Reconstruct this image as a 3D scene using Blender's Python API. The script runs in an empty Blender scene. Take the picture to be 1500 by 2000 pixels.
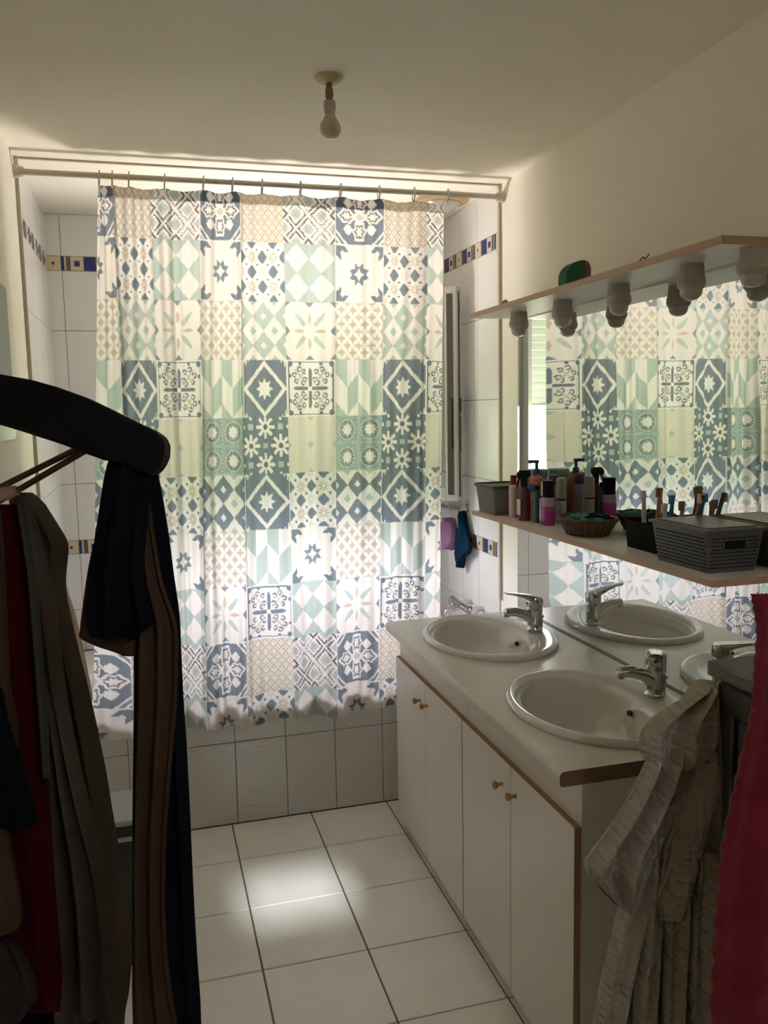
import bpy, math, random
import numpy as np
from mathutils import Vector

random.seed(7)
C = bpy.context.scene.collection
PI = math.pi

# ------------------------------------------------------------------ camera
F_PX, YAW, PITCH, ROLL = 1642.18, 0.271878, 0.120310, -0.0194845
CAM = Vector((-1.401052, -3.216496, 1.618517))
fw = Vector((math.sin(YAW)*math.cos(PITCH), math.cos(YAW)*math.cos(PITCH), -math.sin(PITCH)))
rt0 = Vector((math.cos(YAW), -math.sin(YAW), 0)); up0 = rt0.cross(fw)
rt = rt0*math.cos(ROLL) + up0*math.sin(ROLL)
up = -rt0*math.sin(ROLL) + up0*math.cos(ROLL)
cd = bpy.data.cameras.new('camera'); cam = bpy.data.objects.new('camera', cd); C.objects.link(cam)
cd.sensor_fit = 'VERTICAL'; cd.sensor_height = 36.0; cd.lens = F_PX*36.0/2000.0
cd.clip_start = 0.02
from mathutils import Matrix
m = Matrix((( rt.x, up.x, -fw.x, CAM.x), (rt.y, up.y, -fw.y, CAM.y), (rt.z, up.z, -fw.z, CAM.z), (0, 0, 0, 1)))
cam.matrix_world = m
bpy.context.scene.camera = cam

# ------------------------------------------------------------------ light and exposure
SC = bpy.context.scene
SC.view_settings.view_transform = 'Standard'; SC.view_settings.look = 'None'
SC.view_settings.exposure = 0.0; SC.view_settings.gamma = 1.0
SC.view_settings.use_curve_mapping = False
SC.cycles.use_denoising = True
SC.cycles.max_bounces = 14; SC.cycles.diffuse_bounces = 8; SC.cycles.transmission_bounces = 10
SC.cycles.glossy_bounces = 6; SC.cycles.caustics_reflective = True
SC.cycles.sample_clamp_indirect = 6.0
SKY, LAWN, TREES, TERRACE = 54.0, 17.0, 9.0, 80.0
w = bpy.data.worlds.new('outdoors'); SC.world = w; w.use_nodes = True
nt = w.node_tree; nt.nodes.clear()
out = nt.nodes.new('ShaderNodeOutputWorld'); bg = nt.nodes.new('ShaderNodeBackground')
tc = nt.nodes.new('ShaderNodeTexCoord'); sp = nt.nodes.new('ShaderNodeSeparateXYZ')
nz = nt.nodes.new('ShaderNodeTexNoise'); nz.inputs['Scale'].default_value = 9
ad = nt.nodes.new('ShaderNodeMath'); ad.operation = 'MULTIPLY_ADD'; ad.inputs[1].default_value = .16; ad.inputs[2].default_value = -.08
ad2 = nt.nodes.new('ShaderNodeMath'); ad2.operation = 'ADD'
mr = nt.nodes.new('ShaderNodeMapRange'); mr.inputs[1].default_value = -1; mr.inputs[2].default_value = 1
rp = nt.nodes.new('ShaderNodeValToRGB')
L = nt.links
L.new(tc.outputs['Generated'], sp.inputs[0]); L.new(tc.outputs['Generated'], nz.inputs['Vector'])
L.new(nz.outputs['Fac'], ad.inputs[0]); L.new(ad.outputs[0], ad2.inputs[0]); L.new(sp.outputs[2], ad2.inputs[1])
L.new(ad2.outputs[0], mr.inputs[0]); L.new(mr.outputs[0], rp.inputs[0])
cr = rp.color_ramp; cr.interpolation = 'LINEAR'
def k(c, s): return (c[0]*s/30, c[1]*s/30, c[2]*s/30, 1)
cr.elements[0].position = 0.0; cr.elements[0].color = k((.97, .885, .79), TERRACE)
cr.elements[1].position = 1.0; cr.elements[1].color = k((.95, .93, 1.04), SKY)
for p_, c_, s_ in ((.20, (.97, .885, .79), TERRACE), (.34, (.95, .95, .68), LAWN), (.46, (.86, .97, .62), LAWN), (.52, (.74, 1.0, .55), TREES), (.60, (.8, 1.0, .68), TREES), (.66, (.95, .93, 1.02), SKY)):
    e = cr.elements.new(p_); e.color = k(c_, s_)
bg.inputs['Strength'].default_value = 30.0
L.new(rp.outputs[0], bg.inputs['Color']); L.new(bg.outputs[0], out.inputs[0])

# sun aimed through the opening added in the rear wall, to make the floor patch
SUN_EL = math.radians(32)
sl = bpy.data.lights.new('sun', 'SUN'); sl.energy = 5.5; sl.angle = math.radians(2.6); sl.color = (.95, .98, 1.0)
so = bpy.data.objects.new('sun', sl); C.objects.link(so)
so.rotation_euler = Vector((0, -math.cos(SUN_EL), math.sin(SUN_EL))).to_track_quat('Z', 'Y').to_euler()
# portal: tells the renderer where daylight enters
pl = bpy.data.lights.new('window_daylight', 'AREA'); pl.shape = 'RECTANGLE'; pl.size = .98; pl.size_y = .96
pl.cycles.is_portal = True
po = bpy.data.objects.new('window_daylight', pl); C.objects.link(po)
po.location = (-.99, .985, 1.68); po.rotation_euler = (-PI/2, 0, 0)

# ------------------------------------------------------------------ helpers
def at(px, py, d):                       # photo pixel -> point at depth d in front of the viewer
    return CAM + (fw + rt*((px-750)/F_PX) - up*((py-1000)/F_PX))*d

def mat(name, col, rough=.6, metal=0.0, trans=0.0, spec=.5, noise=None, bump=None, coat=0.0, ior=1.45, sheen=0.0):
    """noise=(scale, amount, second colour)  bump=(scale, strength, distance[, stretch vector])"""
    m_ = bpy.data.materials.new(name); m_.use_nodes = True
    n = m_.node_tree.nodes; l = m_.node_tree.links; b = n['Principled BSDF']
    b.inputs['Base Color'].default_value = (*col, 1); b.inputs['Roughness'].default_value = rough
    b.inputs['Metallic'].default_value = metal; b.inputs['Transmission Weight'].default_value = trans
    b.inputs['Specular IOR Level'].default_value = spec; b.inputs['IOR'].default_value = ior
    b.inputs['Coat Weight'].default_value = coat; b.inputs['Sheen Weight'].default_value = sheen
    t = n.new('ShaderNodeTexCoord'); t.location = (-900, 0)
    def vec(stretch):
        if not stretch: return t.outputs['Object']
        mp = n.new('ShaderNodeMapping'); mp.inputs['Scale'].default_value = stretch
        l.new(t.outputs['Object'], mp.inputs[0]); return mp.outputs[0]
    if noise:
        z = n.new('ShaderNodeTexNoise'); z.inputs['Scale'].default_value = noise[0]; z.inputs['Detail'].default_value = 6
        l.new(vec(noise[3] if len(noise) > 3 else None), z.inputs['Vector'])
        r = n.new('ShaderNodeMapRange'); r.inputs[1].default_value = .35; r.inputs[2].default_value = .65
        r.inputs[4].default_value = noise[1]
        x = n.new('ShaderNodeMix'); x.data_type = 'RGBA'
        x.inputs[6].default_value = (*col, 1); x.inputs[7].default_value = (*noise[2], 1)
        l.new(z.outputs['Fac'], r.inputs[0]); l.new(r.outputs[0], x.inputs[0]); l.new(x.outputs[2], b.inputs['Base Color'])
    if bump:
        z = n.new('ShaderNodeTexNoise'); z.inputs['Scale'].default_value = bump[0]; z.inputs['Detail'].default_value = 4
        l.new(vec(bump[3] if len(bump) > 3 else None), z.inputs['Vector'])
        bp = n.new('ShaderNodeBump'); bp.inputs['Strength'].default_value = bump[1]; bp.inputs['Distance'].default_value = bump[2]
        l.new(z.outputs['Fac'], bp.inputs['Height']); l.new(bp.outputs[0], b.inputs['Normal'])
    return m_

def grid_bump(m_, freq, dist, strength=1.0):
    """waffle relief: product of sines in object space"""
    n = m_.node_tree.nodes; l = m_.node_tree.links; b = n['Principled BSDF']
    t = n.new('ShaderNodeTexCoord'); s = n.new('ShaderNodeSeparateXYZ')
    uvn = n.new('ShaderNodeUVMap'); l.new(uvn.outputs[0], s.inputs[0])
    def sn(o):
        a = n.new('ShaderNodeMath'); a.operation = 'MULTIPLY'; a.inputs[1].default_value = freq*2*PI
        c = n.new('ShaderNodeMath'); c.operation = 'SINE'; l.new(o, a.inputs[0]); l.new(a.outputs[0], c.inputs[0])
        e = n.new('ShaderNodeMath'); e.operation = 'ABSOLUTE'; l.new(c.outputs[0], e.inputs[0]); return e.outputs[0]
    p = n.new('ShaderNodeMath'); p.operation = 'MULTIPLY'; l.new(sn(s.outputs[0]), p.inputs[0]); l.new(sn(s.outputs[1]), p.inputs[1])
    bp = n.new('ShaderNodeBump'); bp.inputs['Distance'].default_value = dist; bp.inputs['Strength'].default_value = strength
    l.new(p.outputs[0], bp.inputs['Height']); l.new(bp.outputs[0], b.inputs['Normal'])
    return m_

M = {}
M['paint'] = mat('cream_paint', (.90, .85, .77), .8, noise=(2.2, .35, (.86, .80, .71)), bump=(60, .15, .002))
M['ceiling'] = mat('ceiling_paint', (.89, .84, .76), .85, noise=(1.3, .6, (.80, .74, .64), (1, 1.6, 1)), bump=(18, .25, .004))
M['tile_white'] = mat('white_glazed_tile', (.80, .79, .79), .22, noise=(6, .5, (.80, .78, .77)), bump=(22, .12, .002, (1, 1, .35)))
M['tile_panel'] = mat('relief_glazed_tile', (.56, .54, .50), .18, bump=(26, .8, .006, (.4, 1, 2.2)))
M['grout'] = mat('grey_grout', (.30, .28, .26), .9)
M['floor_tile'] = mat('mottled_floor_tile', (.90, .89, .83), .30, noise=(7, .7, (.83, .82, .76)), bump=(9, .12, .003))
M['floor_grout'] = mat('brown_grout', (.17, .13, .10), .9)
M['border'] = mat('cream_border_tile', (.62, .52, .38), .3)
M['blue'] = mat('cobalt_glaze', (.018, .03, .16), .25)
M['umber'] = mat('umber_glaze', (.10, .08, .07), .3)
M['maroon'] = mat('maroon_glaze', (.10, .03, .03), .3)
M['pvc'] = mat('white_pvc', (.62, .62, .60), .35)
M['gasket'] = mat('dark_gasket', (.09, .075, .06), .6)
M['chrome'] = mat('chrome', (.62, .62, .62), .12, metal=1)
M['dull'] = mat('dull_metal', (.35, .33, .30), .35, metal=1)
M['glass'] = mat('clear_glass', (.88, .92, .88), .02, trans=1)
M['mirror'] = mat('mirror_glass', (.86, .88, .86), .0, metal=1)
M['mirror_edge'] = mat('mirror_edge', (.12, .10, .08), .4)
M['laminate'] = mat('white_laminate', (.80, .76, .71), .38, noise=(5, .3, (.74, .70, .65)))
M['counter'] = mat('pale_counter_laminate', (.70, .67, .61), .28, noise=(40, .3, (.63, .60, .54)))
M['door'] = mat('white_door_laminate', (.80, .77, .73), .35, noise=(3, .3, (.74, .71, .67)))
M['chip'] = mat('chipboard_edge', (.36, .21, .12), .7, noise=(90, .6, (.26, .15, .09)))
M['dark_edge'] = mat('worn_brown_edge', (.16, .10, .065), .7, noise=(30, .6, (.11, .07, .045)))
M['ledge'] = mat('beech_edge_banding', (.50, .33, .23), .55, noise=(30, .4, (.42, .27, .18), (1, .1, 1)))
M['ceramic'] = mat('sink_ceramic', (.66, .63, .59), .07, coat=.5)
M['hole'] = mat('dark_hole', (.01, .01, .01), .9)
M['brass'] = mat('brass', (.45, .28, .10), .35, metal=1)
M['copper'] = mat('copper_knob', (.42, .19, .07), .35, metal=.6)
M['opal'] = mat('opal_glass', (.50, .46, .42), .22, coat=.3)
M['cap_white'] = mat('lamp_socket_plastic', (.45, .40, .36), .5)
M['bulb'] = mat('frosted_bulb', (.52, .46, .39), .25, coat=.3)
M['rose'] = mat('yellowed_plastic', (.50, .44, .24), .5)
M['oldbrass'] = mat('tarnished_brass', (.22, .14, .06), .45, metal=.5)
M['shutter'] = mat('shutter_slat', (.80, .80, .80), .5)
M['grey_wicker'] = mat('grey_moulded_plastic', (.085, .085, .08), .5)
M['grey_wicker_d'] = mat('dark_hole_plastic', (.012, .012, .012), .7)
M['lid_grey'] = mat('olive_grey_lid', (.13, .125, .11), .35)
M['light_basket'] = mat('grey_fabric_basket', (.17, .17, .16), .8, bump=(120, .5, .002))
M['black'] = mat('black_plastic', (.012, .012, .014), .35)
M['burgundy'] = mat('burgundy_plastic', (.10, .012, .025), .25)
M['orange'] = mat('orange_plastic', (.42, .13, .05), .4)
M['navy_cap'] = mat('blue_plastic', (.015, .06, .22), .35)
M['violet'] = mat('violet_plastic', (.07, .02, .09), .35)
M['magenta'] = mat('magenta_glass', (.30, .01, .20), .08, coat=.5)
M['lilac'] = mat('lilac_glass', (.38, .27, .36), .1, coat=.5)
M['teal'] = mat('teal_plastic', (.02, .10, .10), .4)
M['cream_pl'] = mat('cream_plastic', (.50, .43, .38), .4)
M['greige'] = mat('greige_plastic', (.30, .29, .25), .4)
M['pink_pl'] = mat('pale_pink_plastic', (.60, .46, .44), .4)
M['raspberry'] = mat('raspberry_plastic', (.22, .01, .05), .35)
M['yellow'] = mat('yellow_plastic', (.55, .38, .10), .4)
M['mint_pl'] = mat('mint_plastic', (.30, .46, .40), .4)
M['label'] = mat('white_label', (.60, .58, .56), .5)
M['wicker'] = mat('brown_wicker', (.10, .055, .03), .7, noise=(60, .8, (.05, .028, .015)), bump=(90, .8, .003))
M['scrunch'] = mat('teal_fabric', (.05, .19, .19), .9)
M['bamboo'] = mat('bamboo', (.34, .21, .12), .6)
M['brush_pl'] = mat('toothbrush_plastic', (.50, .48, .44), .4)
M['brush_blue'] = mat('toothbrush_blue', (.03, .20, .34), .4)
M['green_felt'] = mat('green_felt', (.02, .10, .05), .9)
M['cork'] = mat('brown_cork', (.16, .09, .06), .9)
M['blue_cloth'] = mat('navy_blue_cloth', (.005, .024, .05), .95, bump=(50, .4, .004))
M['pink_cloth'] = mat('lilac_mesh', (.34, .17, .34), .9)
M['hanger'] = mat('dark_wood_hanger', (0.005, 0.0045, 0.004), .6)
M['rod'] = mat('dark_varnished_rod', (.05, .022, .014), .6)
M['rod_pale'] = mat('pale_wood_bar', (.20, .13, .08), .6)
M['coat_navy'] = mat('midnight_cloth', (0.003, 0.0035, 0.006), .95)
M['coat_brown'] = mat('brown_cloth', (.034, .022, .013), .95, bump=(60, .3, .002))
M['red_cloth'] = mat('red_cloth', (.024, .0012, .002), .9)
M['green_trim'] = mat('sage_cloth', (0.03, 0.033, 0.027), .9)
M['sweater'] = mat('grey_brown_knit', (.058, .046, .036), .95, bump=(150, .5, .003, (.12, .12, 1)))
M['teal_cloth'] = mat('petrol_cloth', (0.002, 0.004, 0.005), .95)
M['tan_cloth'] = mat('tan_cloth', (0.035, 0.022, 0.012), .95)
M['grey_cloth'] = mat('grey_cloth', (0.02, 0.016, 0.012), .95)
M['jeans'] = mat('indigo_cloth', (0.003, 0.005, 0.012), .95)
M['cream_cloth'] = mat('cream_cloth', (.55, .46, .35), .95)
M['robe'] = grid_bump(mat('beige_waffle_cloth', (.34, .305, .24), 1.0, noise=(3, .2, (.29, .26, .20)), sheen=.1), 37, .0024)
M['robe'].node_tree.nodes['Principled BSDF'].inputs['Roughness'].default_value = 1
M['towel'] = mat('raspberry_towelling', (.14, .016, .026), 1.0, noise=(14, .6, (.09, .008, .016)), bump=(40, .6, .010), sheen=.15)
M['grey_paint'] = mat('grey_paint', (.15, .155, .14), .5)
M['grey_dark'] = mat('dark_groove', (.02, .02, .018), .8)
M['bin'] = mat('dark_green_plastic', (.012, .02, .018), .35)
M['bin_rim'] = mat('grey_plastic_rim', (.30, .32, .31), .4)
M['cab_glass'] = mat('grey_frosted_front', (.26, .27, .25), .3)
M['enamel'] = mat('white_enamel', (.74, .73, .71), .12, coat=.4)
M['ring'] = mat('clear_plastic_ring', (.55, .50, .44), .3)
M['rodm'] = mat('grey_coated_rail', (.50, .46, .39), .4)
M['wood_disc'] = mat('oak_disc', (.45, .30, .16), .5, noise=(20, .5, (.34, .21, .10), (1, .2, 1)))
M['foot'] = mat('dark_damaged_foot', (.03, .022, .018), .8)
M['trim'] = mat('tile_edge_strip', (.55, .48, .41), .5)
M['hair'] = mat('hair_clip_brown', (.12, .05, .03), .5)

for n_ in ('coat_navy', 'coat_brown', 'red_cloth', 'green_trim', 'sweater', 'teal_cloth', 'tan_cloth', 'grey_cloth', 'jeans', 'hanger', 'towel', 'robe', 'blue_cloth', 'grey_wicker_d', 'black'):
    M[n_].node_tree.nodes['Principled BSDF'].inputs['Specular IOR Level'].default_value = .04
class MB:
    """collects shapes; build() links them as one mesh object"""
    def __init__(s): s.v = []; s.f = []; s.mi = []; s.cur = 0
    def add(s, vs, fs):
        o = len(s.v); s.v += [tuple(v) for v in vs]
        for f in fs: s.f.append(tuple(i+o for i in f)); s.mi.append(s.cur)
        return s
    def box(s, lo, hi, ch=0.0):
        x0, y0, z0 = lo; x1, y1, z1 = hi
        if ch <= 0:
            vs = [(x, y, z) for z in (z0, z1) for y in (y0, y1) for x in (x0, x1)]
            return s.add(vs, [(0, 2, 3, 1), (4, 5, 7, 6), (0, 1, 5, 4), (2, 6, 7, 3), (0, 4, 6, 2), (1, 3, 7, 5)])
        import bmesh
        bm = bmesh.new(); bmesh.ops.create_cube(bm, size=1)
        for v in bm.verts: v.co = Vector(((x0+x1)/2+v.co.x*(x1-x0), (y0+y1)/2+v.co.y*(y1-y0), (z0+z1)/2+v.co.z*(z1-z0)))
        bmesh.ops.bevel(bm, geom=bm.edges[:], offset=ch, segments=2, affect='EDGES', profile=.6)
        bm.verts.index_update(); vs = [v.co[:] for v in bm.verts]; fs = [[v.index for v in f.verts] for f in bm.faces]; bm.free()
        return s.add(vs, fs)
    def plate(s, ax, n0, n1, a0, a1, z0, z1, ch):
        """tile: raised plate on plane ax = n0 rising to n1, chamfered"""
        def P(a, z, n): return {0: (n, a, z), 1: (a, n, z), 2: (a, z, n)}[ax]
        vs = [P(a0, z0, n0), P(a1, z0, n0), P(a1, z1, n0), P(a0, z1, n0), P(a0+ch, z0+ch, n1), P(a1-ch, z0+ch, n1), P(a1-ch, z1-ch, n1), P(a0+ch, z1-ch, n1)]
        return s.add(vs, [(4, 5, 6, 7), (0, 1, 5, 4), (1, 2, 6, 5), (2, 3, 7, 6), (3, 0, 4, 7)])
    def lathe(s, prof, c=(0, 0, 0), n=28, axis=None, sx=1, sy=1):
        c = Vector(c); q = Vector(axis).normalized().to_track_quat('Z', 'Y') if axis else None
        vs = []
        for r, z in prof:
            for i in range(n):
                p = Vector((r*sx*math.cos(2*PI*i/n), r*sy*math.sin(2*PI*i/n), z))
                if q: p = q @ p
                vs.append(c+p)
        fs = [(j*n+i, j*n+(i+1) % n, (j+1)*n+(i+1) % n, (j+1)*n+i) for j in range(len(prof)-1) for i in range(n)]
        if prof[0][0] > 1e-6: fs.append(tuple(range(n))[::-1])
        if prof[-1][0] > 1e-6: fs.append(tuple((len(prof)-1)*n+i for i in range(n)))
        return s.add(vs, fs)
    def tube(s, pts, r, n=10, close=False):
        pts = [Vector(p) for p in pts]; rr = r if isinstance(r, (list, tuple)) else [r]*len(pts)
        vs = []; prev = None
        for i, p in enumerate(pts):
            if close: t = pts[(i+1) % len(pts)]-pts[i-1]
            else: t = pts[min(i+1, len(pts)-1)]-pts[max(i-1, 0)]
            t.normalize()
            if prev is None: a = t.orthogonal().normalized()
            else: a = (prev-t*prev.dot(t)).normalized()
            prev = a; b = t.cross(a)
            for j in range(n): vs.append(p+(a*math.cos(2*PI*j/n)+b*math.sin(2*PI*j/n))*rr[i])
        m_ = len(pts); fs = []
        for i in range(m_ if close else m_-1):
            k_ = (i+1) % m_
            for j in range(n): fs.append((i*n+j, i*n+(j+1) % n, k_*n+(j+1) % n, k_*n+j))
        if not close: fs += [tuple(range(n))[::-1], tuple((m_-1)*n+j for j in range(n))]
        return s.add(vs, fs)
    def prism(s, loop, off):
        """extrude a closed loop of points by vector off"""
        n = len(loop); off = Vector(off); vs = [Vector(p) for p in loop]+[Vector(p)+off for p in loop]
        return s.add(vs, [tuple(range(n))[::-1], tuple(range(n, 2*n))]+[(i, (i+1) % n, n+(i+1) % n, n+i) for i in range(n)])
    def build(s, name, mats, parent=None, smooth=False, base=None, auto=None, bevel=0):
        me = bpy.data.meshes.new(name); org = wloc(parent) if parent else (Vector(base) if base else Vector((0, 0, 0)))
        me.from_pydata([(v[0]-org.x, v[1]-org.y, v[2]-org.z) for v in s.v], [], s.f)
        if not isinstance(mats, (list, tuple)): mats = [mats]
        for x in mats: me.materials.append(M[x] if isinstance(x, str) else x)
        if len(mats) > 1: me.polygons.foreach_set('material_index', s.mi)
        import bmesh
        bm = bmesh.new(); bm.from_mesh(me); bmesh.ops.recalc_face_normals(bm, faces=bm.faces[:]); bm.to_mesh(me); bm.free()
        if smooth: me.polygons.foreach_set('use_smooth', [True]*len(me.polygons))
        if smooth: me.set_sharp_from_angle(angle=math.radians(auto or 40))
        o = bpy.data.objects.new(name, me); C.objects.link(o)
        if parent: o.parent = parent
        elif base: o.location = base
        if bevel:
            b = o.modifiers.new('bevel', 'BEVEL'); b.width = bevel; b.segments = 2; b.limit_method = 'ANGLE'
        return o

WL = {}
def wloc(o):
    p = Vector((0, 0, 0))
    while o is not None: p += o.location; o = o.parent
    return p
def tag(o, label=None, cat=None, group=None, kind=None):
    if label: o['label'] = label
    if cat: o['category'] = cat
    if group: o['group'] = group
    if kind: o['kind'] = kind
    return o
def thing(name, label, cat, loc, group=None):
    o = bpy.data.objects.new(name, None); C.objects.link(o); o.location = loc; o.empty_display_size = .05
    return tag(o, label, cat, group)
def dup(root, delta, label=None):
    r = root.copy(); C.objects.link(r); r.location = root.location+Vector(delta)
    if label: r['label'] = label
    for ch in list(root.children):
        c = ch.copy(); C.objects.link(c); c.parent = r
        for g in list(ch.children):
            d = g.copy(); C.objects.link(d); d.parent = c
    return r
def smoothstep(a, b, x):
    t = np.clip((x-a)/(b-a), 0, 1); return t*t*(3-2*t)

# ------------------------------------------------------------------ room shell
W, D, H = 1.7897, .8294, 2.5          # left wall x=-W, back wall y=D, right wall x=0
YR = -3.9                            # wall behind the viewer
ZR = [.54, .733, .993, 1.055, 1.314, 1.655, 1.997, 2.257, 2.319, 2.5]   # tile courses above the tub
BANDS = [(.993, 1.055), (2.257, 2.319)]
g = .0025
b = MB(); b.box((-W-.1, YR-.1, -.05), (.1, D+.1, -.003)); b.cur = 1
xs = [-W]+[-1.15462+.318*i for i in (-1, 0, 1, 2, 3)]+[0]
ys = [.0]+[-.2796-.318*i for i in range(12)]
for i in range(len(xs)-1):
    for j in range(len(ys)-1):
        if xs[i+1]-xs[i] > .02: b.plate(2, -.003, 0, xs[i]+g, xs[i+1]-g, max(ys[j+1], YR)+g, ys[j]-g, .0008)
tag(b.build('floor', ['floor_grout', 'floor_tile']), 'floor of square beige mottled tiles with brown grout', 'floor', kind='structure')
tag(MB().box((-W-.1, YR-.1, H), (.1, D+.1, H+.08)).build('ceiling', 'ceiling'), 'cream brushed ceiling', 'ceiling', kind='structure')

def courses(b, ax, n0, n1, a_edges, skip=None):
    for i in range(len(a_edges)-1):
        for j in range(len(ZR)-1):
            a0, a1, z0, z1 = a_edges[i], a_edges[i+1], ZR[j], ZR[j+1]
            if any(abs(z0-q[0]) < .001 for q in BANDS): continue
            pieces = [(a0, a1, z0, z1)]
            if skip:
                sa0, sa1, sz0, sz1 = skip; new = []
                for p0, p1, q0, q1 in pieces:
                    if p1 <= sa0 or p0 >= sa1 or q1 <= sz0 or q0 >= sz1: new.append((p0, p1, q0, q1)); continue
                    if q0 < sz0: new.append((p0, p1, q0, sz0))
                    if q1 > sz1: new.append((p0, p1, sz1, q1))
                    m0, m1 = max(q0, sz0), min(q1, sz1)
                    if p0 < sa0: new.append((p0, sa0, m0, m1))
                    if p1 > sa1: new.append((sa1, p1, m0, m1))
                pieces = new
            for p in pieces:
                if p[1]-p[0] > .006 and p[3]-p[2] > .006: b.plate(ax, n0, n1, p[0]+.001, p[1]-.001, p[2]+.001, p[3]-.001, .0012)
def band(b, ax, n0, n1, n2, a_lo, a_hi, phase, skip=None, mats=(2, 3, 4, 5)):
    """border course: cream tiles with squares and bars"""
    pat = [('sq', .052, 5), ('gap', .006, 0), ('bar', .014, 3), ('gap', .008, 0), ('bar', .018, 4), ('gap', .004, 0), ('sq', .046, 3), ('gap', .005, 0), ('bar', .052, 3), ('gap', .004, 0), ('bar', .006, 4), ('gap', .012, 0)]
    for z0, z1 in BANDS:
        a = a_lo-phase; i = 0
        b.cur = 2
        if skip and z0 > skip[2] and z0 < skip[3]: b.plate(ax, n0, n1, a_lo, skip[0], z0+.001, z1-.001, .001); b.plate(ax, n0, n1, skip[1], a_hi, z0+.001, z1-.001, .001)
        else: b.plate(ax, n0, n1, a_lo, a_hi, z0+.001, z1-.001, .001)
        while a < a_hi:
            kd, wd, mi = pat[i % len(pat)]
            if kd != 'gap' and a > a_lo and a+wd < a_hi and not (skip and z0 > skip[2] and z0 < skip[3] and a+wd > skip[0] and a < skip[1]):
                b.cur = mi
                if kd == 'sq':
                    r = .006 if mi == 5 else .012; c = a+wd/2; zc = (z0+z1)/2
                    b.plate(ax, n1, n2, c-r, c+r, zc-r, zc+r, .0003)
                else: b.plate(ax, n1, n2, a, a+wd, z0+.001, z1-.001, .0003)
            a += wd; i += 1

# right wall
b = MB(); b.box((0, YR, 0), (.1, D+.1, H))
b.cur = 1; b.box((-.001, 0, .5), (.001, D, H)); b.cur = 6
ye = [0.004, .235, .435, .635, D]; courses(b, 0, -.001, -.004, ye)
band(b, 0, -.001, -.004, -.005, 0.004, D, .03)
tag(b.build('wall_right', ['paint', 'grout', 'border', 'blue', 'umber', 'maroon', 'tile_white']), kind='structure')
# left wall
b = MB(); b.box((-W-.1, YR, 0), (-W, D+.1, H))
b.cur = 1; b.box((-W-.001, 0, .5), (-W+.001, D, H)); b.cur = 6
courses(b, 0, -W+.001, -W+.004, ye)
band(b, 0, -W+.001, -W+.004, -W+.005, 0.004, D, .06)
tag(b.build('wall_left', ['paint', 'grout', 'border', 'blue', 'umber', 'maroon', 'tile_white']), kind='structure')
# back wall with window opening
WX0, WX1, WZ0, WZ1 = -1.48, -.50, 1.20, 2.16
b = MB()
for lo, hi in (((-W, D, 0), (WX0, D+.22, H)), ((WX1, D, 0), (0, D+.22, H)), ((WX0, D, 0), (WX1, D+.22, WZ0)), ((WX0, D, WZ1), (WX1, D+.22, H))): b.box(lo, hi)
b.cur = 6
xe = [-W]+[-1.725+.2*i for i in range(9)]+[0]
courses(b, 1, D, D-.003, xe, (WX0, WX1, WZ0, WZ1))
band(b, 1, D, D-.003, D-.004, -W, 0, -.004, (WX0, WX1, WZ0, WZ1))
tag(b.build('wall_back', ['grout', 'grout', 'border', 'blue', 'umber', 'maroon', 'tile_white']), kind='structure')
# wall behind the viewer, with an unseen opening added to shape the sun's floor patch
zc_ = (-YR-.54)*math.tan(SUN_EL); tx0, tx1 = -1.165, -.825; tz0, tz1 = zc_-.075, zc_+.075
b = MB()
for lo, hi in (((-W, YR-.03, 0), (tx0, YR, H)), ((tx1, YR-.03, 0), (0, YR, H)), ((tx0, YR-.03, 0), (tx1, YR, tz0)), ((tx0, YR-.03, tz1), (tx1, YR, H))): b.box(lo, hi)
tag(b.build('wall_rear', 'paint'), kind='structure')

# trims: tile edge strips around the tub recess
tag(MB().box((-W, -.012, 0.0), (-W+.012, .004, H)).build('trim_1', 'trim'), kind='structure')
tag(MB().box((-.010, -.012, .82), (0, .004, H)).build('trim_2', 'trim'), kind='structure')
tag(MB().box((-W+.012, -.008, H-.006), (-.010, .002, H)).build('trim_3', 'trim'), kind='structure')

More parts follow.
